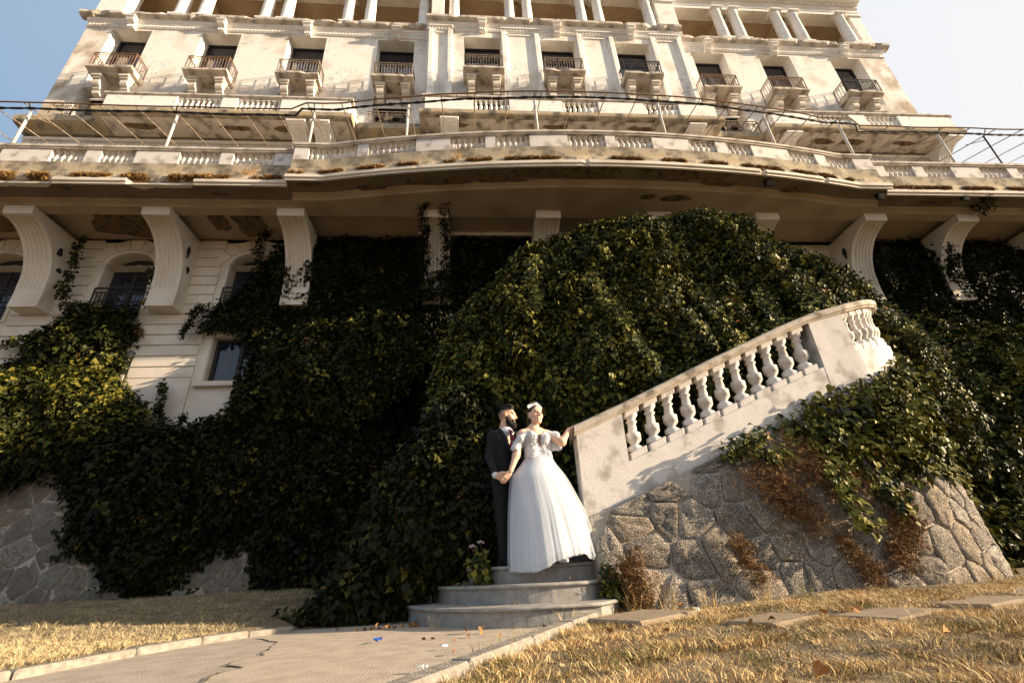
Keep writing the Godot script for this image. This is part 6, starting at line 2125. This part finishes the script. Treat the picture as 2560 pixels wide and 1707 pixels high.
	# lapels and buttons
	for s in [-1.0, 1.0]:
		var lp := MB.new()
		var pts := []
		for i in 8:
			var t := i / 7.0
			var y := lerpf(1.965, 1.66, t)
			var hv := (y - 1.655) * 0.33
			var wdt := (0.035 + 0.035 * sin(minf(t * 1.25, 1.0) * PI * 0.75)) * (1.0 - 0.75 * smoothstep(0.7, 1.0, t))
			var dz := lerpf(0.07, 0.118, smoothstep(0.0, 0.35, t))
			var base := V(ch.x, 0, ch.z)
			pts.append([base + V(0, y, 0) + (-r) * (s * hv - 0.012) + f * (dz + 0.006), base + V(0, y + 0.01, 0) + (-r) * (s * (hv + wdt) - 0.012) + f * (dz + 0.008 - 0.1 * wdt)])
		for i in 7:
			lp.qo(pts[i][0], pts[i][1], pts[i + 1][1], pts[i + 1][0], f)
			lp.qo(pts[i][0] - f * 0.008, pts[i][1] - f * 0.02, pts[i + 1][1] - f * 0.02, pts[i + 1][0] - f * 0.008, -f)
			lp.qo(pts[i][1], pts[i + 1][1], pts[i + 1][1] - f * 0.02, pts[i][1] - f * 0.02, -r * s)
		obj("lapel", lp, M.suit, jo)
	var bt := MB.new(true)
	for y in [1.645, 1.56]: skin_mesh(bt, [[V(ch.x, y, ch.z) + f * 0.122 + r * 0.012, V(0.011, 0.011, 0.006)]], 0.004, 0.001)
	obj("button", bt, M.leather, jo)
	var pk := MB.new()
	pk.bar(V(wa.x, 1.455, wa.z) + r * 0.14 + f * 0.085, V(wa.x, 1.475, wa.z) + r * 0.05 + f * 0.108, 0.006)
	obj("pocket_flap", pk, M.leather, jo)
	var vst := MB.new(true)
	skin_mesh(vst, torso.call(-0.012), 0.0125, 0.035, Transform3D(), func(p: Vector3) -> float:
		var q: Vector3 = loc.call(p)
		return maxf(maxf(1.42 - p.y, p.y - 1.95), minf((q.y - 1.765) * 0.4 - absf(q.x + 0.012), q.z - 0.01)))
	obj("vest", vst, M.vest, R)
	var sh := MB.new(true)
	var sb: Array = torso.call(-0.019)
	sb.append([N + V(0, -0.03, 0), N + V(0.0, 0.03, 0), 0.072, 0.068])
	skin_mesh(sh, sb, 0.0115, 0.03, Transform3D(), func(p: Vector3) -> float: return maxf(1.5 - p.y, p.y - 2.03 - 0.25 * (p - N).dot(-f) * 1.0))
	for s in [-1.0, 1.0]:   # collar points
		sh.qo(N + V(0, 0.04, 0) - r * s * 0.055 - f * 0.02, N + V(0, 0.0, 0) - r * s * 0.012 + f * 0.078, N + V(0, -0.045, 0) - r * s * 0.05 + f * 0.088, N + V(0, -0.012, 0) - r * s * 0.085 + f * 0.02, -r * s + f)
	skin_mesh(sh, [[wr + (er - wr) * 0.08, wr - (er - wr) * 0.06, 0.037, 0.037]], 0.006, 0.002)
	obj("shirt", sh, M.shirt, R)
	var ti := MB.new()
	var tb := V(ch.x, 0, ch.z) + r * 0.012
	var tp := [[1.985, 0.026, 0.085], [1.955, 0.017, 0.096], [1.95, 0.016, 0.098], [1.9, 0.028, 0.115], [1.84, 0.034, 0.124], [1.74, 0.038, 0.124]]
	for i in tp.size() - 1:
		var a: Array = tp[i]
		var c: Array = tp[i + 1]
		var p := [tb + V(0, a[0], 0) + r * a[1] + f * a[2], tb + V(0, a[0], 0) + f * (a[2] + 0.016), tb + V(0, a[0], 0) - r * a[1] + f * a[2], tb + V(0, c[0], 0) + r * c[1] + f * c[2], tb + V(0, c[0], 0) + f * (c[2] + 0.013), tb + V(0, c[0], 0) - r * c[1] + f * c[2]]
		ti.qo(p[0], p[1], p[4], p[3], f); ti.qo(p[1], p[2], p[5], p[4], f)
	var to := obj("tie", ti, M.tie, R)
	var cl := MB.new()
	cl.bar(tb + V(0, 1.825, 0) + r * 0.03 + f * 0.138, tb + V(0, 1.825, 0) - r * 0.034 + f * 0.136, 0.004)
	obj("tie_clip", cl, M.metal, to)
	var tr := MB.new(true)
	skin_mesh(tr, [[hp + r * 0.075, hp - r * 0.075, 0.105, 0.105], [hp + r * 0.085 + V(0, -0.03, 0), kr, 0.1, 0.074], [kr, ar, 0.074, 0.06], [hp - r * 0.085 + V(0, -0.03, 0), kl, 0.1, 0.074], [kl, al, 0.074, 0.06]], 0.0125, 0.03, Transform3D(), func(p: Vector3) -> float: return maxf(maxf(0.545 - p.y, p.y - 1.5), -1.0) + 0.005 * noise.get_noise_3d(p.x * 400.0, p.y * 250.0, p.z * 400.0))
	obj("trousers", tr, M.suit, R)
	for a in [ar, al]:
		var s := MB.new(true)
		var g := V(0.75, 0, 0.66)
		var q: Vector3 = V(a.x, 0.535, a.z)
		skin_mesh(s, [[q - g * 0.05, q + g * 0.08, 0.04, 0.036], [q + g * 0.08, q + g * 0.16 + V(0, -0.008, 0), 0.036, 0.026], [q, q + V(0, 0.06, 0), 0.042, 0.042]], 0.008, 0.012, Transform3D(), func(p: Vector3) -> float: return 0.497 - p.y)
		obj("shoe", s, M.leather, R)

func build_bride() -> void:
	var R := thing("person", "bride in white off-shoulder tulle gown with tiara, one hand on the railing", "person")
	var f := V(0.17, 0, 0.985)
	var N := V(0.70, 1.945, -5.33)
	var ch := V(0.725, 1.80, -5.33)
	var wa := V(0.735, 1.60, -5.34)
	var hp := V(0.73, 1.42, -5.35)
	var sr := V(0.562, 1.862, -5.31)
	var sl := V(0.862, 1.86, -5.36)
	var er := V(0.478, 1.61, -5.27)
	var wr := V(0.403, 1.43, -5.22)
	var el := V(1.01, 1.738, -5.26)
	var wl := V(1.115, 1.895, -5.3)
	var x := V(0.985, 0, -0.17)
	var b := MB.new(true)
	var body := [[sr, N + V(-0.02, -0.02, 0), 0.043, 0.04], [sl, N + V(0.02, -0.02, 0), 0.043, 0.04], [ch - x * 0.07, wa - x * 0.05, 0.088, 0.085], [ch + x * 0.07, wa + x * 0.05, 0.088, 0.085], [wa - x * 0.05, hp - x * 0.09, 0.085, 0.1], [wa + x * 0.05, hp + x * 0.09, 0.085, 0.1], [ch + V(0, 0.03, 0), N, 0.085, 0.05],
		[sr, er, 0.05, 0.042], [er, wr, 0.041, 0.026], [sl, el, 0.05, 0.043], [el, wl, 0.042, 0.027],
		[hp - x * 0.08, V(0.7, 0.95, -5.3), 0.09, 0.055], [V(0.7, 0.95, -5.3), V(0.72, 0.56, -5.3), 0.055, 0.035], [hp + x * 0.08, V(0.85, 0.95, -5.32), 0.09, 0.055], [V(0.85, 0.95, -5.32), V(0.86, 0.56, -5.3), 0.055, 0.035]]
	var fc := func(_p: Vector3) -> Color: return SKIN_F
	skin_mesh(b, body, 0.011, 0.03, Transform3D(), null, fc)
	var ht := Transform3D(frame_of(V(0.43, 0.05, 0.9)).scaled(Vector3(0.97, 0.97, 0.97)), V(0.735, 2.083, -5.32))
	skin_mesh(b, head_bones(true), 0.0045, 0.016, ht, func(p: Vector3) -> float: return -0.17 - p.y, func(p: Vector3) -> Color:
		var c := SKIN_F
		c = c.lerp(Color(0.62, 0.27, 0.2), 0.45 * exp(-V(absf(p.x) - 0.043, p.y + 0.022, p.z - 0.06).length_squared() / 0.0007))
		return c)
	skin_mesh(b, hand_bones(wr + V(-0.006, -0.012, 0.0), V(-0.62, -0.72, -0.05), V(0.25, 0.1, 0.95), [0.28, 0.3, 0.34, 0.4], 0.93, 1.0), 0.0042, 0.008, Transform3D(), null, fc)
	skin_mesh(b, hand_bones(wl + V(0.008, 0.01, -0.003), V(0.86, 0.46, -0.12), V(-0.35, 0.9, 0.25), [0.12, 0.12, 0.15, 0.2], 0.93, -1.0), 0.0042, 0.008, Transform3D(), null, fc)
	obj("body", b, M.skin, R)
	face_parts(R, ht, Color.BLACK, true)
	# hair drawn back, falling behind the shoulder
	var hr := MB.new(true)
	skin_mesh(hr, [[V(0, 0.036, -0.02), V(0.083, 0.098, 0.101)], [V(0, 0.06, -0.08), V(0, -0.06, -0.085), 0.06, 0.06], [V(0.02, -0.06, -0.09), V(-0.03, -0.2, -0.11), 0.065, 0.07], [V(-0.03, -0.18, -0.115), V(-0.06, -0.36, -0.14), 0.07, 0.06], [V(0.04, -0.04, -0.07), V(0.05, -0.2, -0.1), 0.05, 0.05], [V(0.05, -0.2, -0.1), V(0.04, -0.34, -0.14), 0.05, 0.03]], 0.0055, 0.03, ht, func(p: Vector3) -> float:
		var ear := 0.0 if absf(p.x) < 0.06 else 0.03
		return (p.z - 0.052 + 0.75 * maxf(0.0, 0.075 - p.y) + ear * smoothstep(0.05, 0.0, p.y)) * 0.8 + 0.004 * noise.get_noise_3d(p.x * 2500.0, p.y * 150.0, p.z * 2500.0))
	obj("hair", hr, M.hair, R)
	var er2 := MB.new(true)
	skin_mesh(er2, [[V(-0.089, -0.034, -0.004), V(0.007, 0.01, 0.007)]], 0.003, 0.001, ht)
	obj("earring", er2, M.crystal, R)
	var ti := MB.new()
	for i in 19:
		var a := -1.25 + 2.5 * i / 18.0
		var p := V(sin(a) * 0.088, 0.1 + 0.022 * cos(a) - 0.03 * absf(sin(a)), 0.03 - 0.035 * absf(sin(a)))
		var up := V(sin(a) * 0.75, 0.9, 0.25).normalized()
		var hgt := 0.022 + 0.016 * absf(cos(i * PI / 2.0)) + 0.012 * cos(a)
		ti.bar(ht * p, ht * (p + up * hgt), 0.0028)
		ti.bar(ht * (p + up * hgt * 0.6 + V(0.007, 0, 0)), ht * (p + up * hgt * 0.6 - V(0.007, 0, 0)), 0.0026)
		ti.box(ht * (p + up * 0.006), Vector3.ONE * 0.012, Basis(V(0.5, 0.7, 0.5).normalized(), i * 0.7))
	obj("tiara", ti, M.crystal, R)
	# bodice
	var bo := MB.new(true)
	var bb := [[ch - x * 0.075 + V(0, 0.01, 0), wa - x * 0.055, 0.098, 0.094], [ch + x * 0.075 + V(0, 0.01, 0), wa + x * 0.055, 0.098, 0.094], [wa - x * 0.055, hp - x * 0.07 + V(0, 0.06, 0), 0.094, 0.1], [wa + x * 0.055, hp + x * 0.07 + V(0, 0.06, 0), 0.094, 0.1], [V(0.662, 1.808, -5.25), V(0.064, 0.068, 0.062)], [V(0.806, 1.806, -5.27), V(0.064, 0.068, 0.062)]]
	skin_mesh(bo, bb, 0.009, 0.03, Transform3D(), func(p: Vector3) -> float:
		var u := p.x - 0.755
		var top := 1.828 + 0.42 * minf(absf(u), 0.11) + 0.012 * noise.get_noise_2d(p.x * 1800.0, 5.0)
		var d := maxf(p.y - top, 1.5 - p.y)
		var slit := minf(minf(0.016 * clampf((p.y - 1.66) / 0.15, 0.0, 1.0) - absf(u), p.y - 1.66), p.z + 5.3)
		return maxf(d, slit))
	var bd := obj("bodice", bo, M.lace, R)
	var si := MB.new()
	for k in 6:
		var y0 := 1.665 + k * 0.027
		var y1 := y0 + 0.027
		var w0 := 0.02 * clampf((y0 - 1.66) / 0.15, 0.05, 1.0)
		var w1 := 0.02 * clampf((y1 - 1.66) / 0.15, 0.05, 1.0)
		si.qo(V(0.755 - w0, y0, -5.243), V(0.755 + w0, y0, -5.247), V(0.755 + w1, y1, -5.247), V(0.755 - w1, y1, -5.243), f)
	obj("sheer_inset", si, mat("inset", lin(0.2, 0.12, 0.08), 0.8), bd)
	# lace flowers over bust and waist
	var fl := MB.new()
	for i in 210:
		var a := rng.randf_range(-1.5, 1.5)
		var y := rng.randf_range(1.7, 1.88) if i < 135 else rng.randf_range(1.47, 1.66)
		var cx := 0.735 + sin(a) * (0.17 if y > 1.68 else 0.15)
		if absf(cx - 0.755) < 0.018 and y > 1.66: continue
		var o := V(cx, y, -5.1)
		var p := o
		var hit := false
		for s in 60:
			p = o + V(0, 0, -0.004 * s)
			if field(p, bb, 0.03) < 0.002: hit = true; break
		if not hit: continue
		if y > 1.828 + 0.42 * minf(absf(cx - 0.755), 0.11) + 0.01: continue
		var n := V(field(p + V(0.004, 0, 0), bb, 0.03) - field(p - V(0.004, 0, 0), bb, 0.03), field(p + V(0, 0.004, 0), bb, 0.03) - field(p - V(0, 0.004, 0), bb, 0.03), field(p + V(0, 0, 0.004), bb, 0.03) - field(p - V(0, 0, 0.004), bb, 0.03)).normalized()
		var u := n.cross(Vector3.UP).normalized().rotated(n, rng.randf() * TAU)
		var v := n.cross(u)
		var rr := rng.randf_range(0.009, 0.019)
		for k in 5:
			var a0 := TAU * k / 5.0
			var a1 := a0 + 0.9
			fl.qo(p + n * 0.002, p + (u * cos(a0) + v * sin(a0)) * rr + n * 0.01, p + (u * cos((a0 + a1) / 2) + v * sin((a0 + a1) / 2)) * rr * 1.25 + n * 0.006, p + (u * cos(a1) + v * sin(a1)) * rr + n * 0.011, n)
	stuff(obj("lace_flowers", fl, M.lace, bd))
	# draped sleeves off the shoulder
	for s in 2:
		var sv := MB.new(true)
		var sb := []
		if s == 0: sb = [[V(0.62, 1.845, -5.235), V(0.54, 1.79, -5.23), 0.028, 0.045], [V(0.535, 1.785, -5.27), V(0.475, 1.685, -5.265), 0.052, 0.056], [V(0.62, 1.84, -5.4), V(0.5, 1.74, -5.33), 0.03, 0.045]]
		else: sb = [[V(0.87, 1.85, -5.27), V(0.95, 1.83, -5.28), 0.03, 0.045], [V(0.94, 1.825, -5.33), V(1.0, 1.79, -5.34), 0.052, 0.05], [V(0.93, 1.77, -5.37), V(0.99, 1.71, -5.37), 0.045, 0.035], [V(0.99, 1.71, -5.37), V(0.92, 1.7, -5.39), 0.035, 0.03]]
		skin_mesh(sv, sb, 0.009, 0.035, Transform3D(), func(p: Vector3) -> float:
			var fold := 0.006 * sin((p.x * 1.0 + p.y * (0.9 if s == 0 else -0.6)) * 110.0)
			if s == 0: return maxf((p - V(0.5, 1.84, 0)).dot(V(-0.62, 0.78, 0)) * 1.0 - 0.0 + V(0, 0, 0).x - 0.012 + 0.0, (p - V(0.465, 1.652, 0)).dot(V(-0.45, -0.89, 0))) + fold
			return maxf(maxf(p.y - 1.875, -0.6), (p - V(1.045, 1.75, 0)).dot(V(0.9, 0.1, 0))) + fold)
		obj("sleeve", sv, M.sheer if s == 1 else M.satin, R)
	# skirt: lining and two layers of tulle
	var ring := func(t: float, a: float, g: float) -> Vector3:
		var y := lerpf(1.6, 0.5, t)
		var cxs := [Vector2(0, 0.735), Vector2(0.19, 0.712), Vector2(0.53, 0.775), Vector2(0.95, 0.815), Vector2(1.05, 0.82)]
		var wds := [Vector2(0, 0.148), Vector2(0.08, 0.2), Vector2(0.19, 0.285), Vector2(0.53, 0.385), Vector2(0.95, 0.452), Vector2(1.05, 0.455)]
		var cx := along(t, cxs)
		var w := along(t, wds) + g
		var fold := (0.075 * noise.get_noise_2d(cos(a) * 190.0 + 20.0 * t, sin(a) * 190.0 + g * 700.0) + 0.03 * noise.get_noise_2d(cos(a) * 480.0 + 9.0, sin(a) * 480.0 + g * 1500.0 + 25.0 * t)) * smoothstep(0.02, 0.7, t)
		var rr := w * (1.0 + fold)
		return V(cx + sin(a) * rr, y, -5.34 + cos(a) * rr * lerpf(0.68, 0.86, t))
	var hem := func(a: float, g: float) -> float:   # lowest y round the hem
		var s := sin(a)
		var y := 0.5
		if cos(a) > -0.2:
			if s < -0.55: y = lerpf(0.45, 0.425, (s + 1.0) / 0.45)
			elif s < 0.1: y = lerpf(0.425, 0.535, smoothstep(-0.55, 0.1, s))
			elif s < 0.55: y = lerpf(0.535, 0.575, (s - 0.1) / 0.45)
			else: y = lerpf(0.575, 0.585, (s - 0.55) / 0.45) - 0.06 * exp(-pow((s - 0.72) / 0.1, 2.0))
		return y + 0.014 * noise.get_noise_2d(a * 220.0, 8.0 + g * 500.0) - g * 0.25 + (0.05 if g < -0.01 else 0.0)
	for layer in 3:
		var g: float = [-0.025, 0.0, 0.03][layer]
		var sk := MB.new(true)
		var NA := 300
		var NT := 26
		var rows := []
		for j in NT + 1:
			var row: Array[Vector3] = []
			for i in NA:
				var a := TAU * i / NA
				var hy: float = hem.call(a, g)
				var t := (1.6 - lerpf(1.6, hy, float(j) / NT)) / 1.1
				row.append(ring.call(t, a, g * smoothstep(0.0, 0.3, t)))
			rows.append(row)
		for j in NT:
			for i in NA:
				var k := (i + 1) % NA
				sk.q(rows[j + 1][i], rows[j + 1][k], rows[j][k], rows[j][i])
		obj(["skirt_lining", "tulle_layer", "tulle_layer"][layer], sk, [M.satin, M.sheer, M.tulle][layer], R)
	var sh := MB.new(true)
	skin_mesh(sh, [[V(0.86, 0.53, -5.16), V(0.9, 0.515, -5.04), 0.034, 0.022]], 0.007, 0.005)
	obj("shoe", sh, M.satin, R)


func sky_image(to_sun: Vector3) -> ImageTexture:
	# clear evening air: blue away from the sun, whitening towards it and towards the horizon
	var w := 512
	var h := 256
	var im := Image.create(w, h, false, Image.FORMAT_RGBF)
	for j in h:
		var t := PI * (j + 0.5) / h
		for i in w:
			var a := TAU * (i + 0.5) / w
			var d := V(sin(a) * sin(t), cos(t), -cos(a) * sin(t))
			var c := d.dot(to_sun)
			var k := SKY
			var col := Vector3(0.33, 0.47, 0.66).lerp(Vector3(0.46, 0.56, 0.66), pow(1.0 - clampf(d.y, 0.0, 1.0), 5.0))
			col = col.lerp(Vector3(0.92, 0.93, 0.95), smoothstep(-0.6, 0.7, c) * 0.95)
			col += Vector3(0.9, 0.75, 0.5) * pow(maxf(0.0, c), 12.0)
			if d.y < 0.0: col = Vector3(0.2, 0.17, 0.13)
			im.set_pixel(i, j, Color(col.x * k, col.y * k, col.z * k))
	return ImageTexture.create_from_image(im)


# ---------------------------------------------------------------- everything
func _ready() -> void:
	rng.seed = 20240611
	noise.seed = 5
	noise.noise_type = FastNoiseLite.TYPE_SIMPLEX_SMOOTH
	noise.frequency = 0.01
	noise.fractal_octaves = 3
	# camera
	var cam := Camera3D.new()
	cam.name = "camera"
	cam.fov = 72.22
	cam.far = 2000.0
	cam.near = 0.05
	cam.transform = Transform3D(Basis(Vector3.UP, deg_to_rad(-5.44)) * Basis(Vector3.RIGHT, deg_to_rad(25.95)) * Basis(Vector3.BACK, deg_to_rad(-3.22)), V(0, 0.46, 0))
	add_child(cam)
	cam.current = true
	# sky and air
	var az := deg_to_rad(77.0)
	var el := deg_to_rad(15.5)
	var to_sun := V(sin(az) * cos(el), sin(el), cos(az) * cos(el))
	var sky := PanoramaSkyMaterial.new()
	sky.panorama = sky_image(to_sun)
	var env := Environment.new()
	env.background_mode = Environment.BG_SKY
	env.sky = Sky.new()
	env.sky.sky_material = sky
	env.background_energy_multiplier = 1.0
	env.tonemap_mode = Environment.TONE_MAPPER_LINEAR
	env.tonemap_exposure = 2.55
	env.sdfgi_enabled = true
	env.ssao_enabled = true
	env.ssil_enabled = true
	var we := WorldEnvironment.new()
	we.name = "world"
	we.environment = env
	add_child(we)
	# low warm sun from the right, a little behind the camera
	var sun := DirectionalLight3D.new()
	sun.name = "sun"
	sun.light_color = Color(1.0, 0.9, 0.76)
	sun.light_energy = 1.6
	sun.light_angular_distance = 0.5
	sun.shadow_enabled = true
	sun.look_at_from_position(Vector3.ZERO, -to_sun)
	add_child(sun)

	make_materials()
	build_ground()
	build_building()
	build_steps()
	build_stone_wall()
	build_balustrade()
	build_ivy()
	build_fittings()
	build_grass()
	build_growth()
	build_groom()
	build_bride()
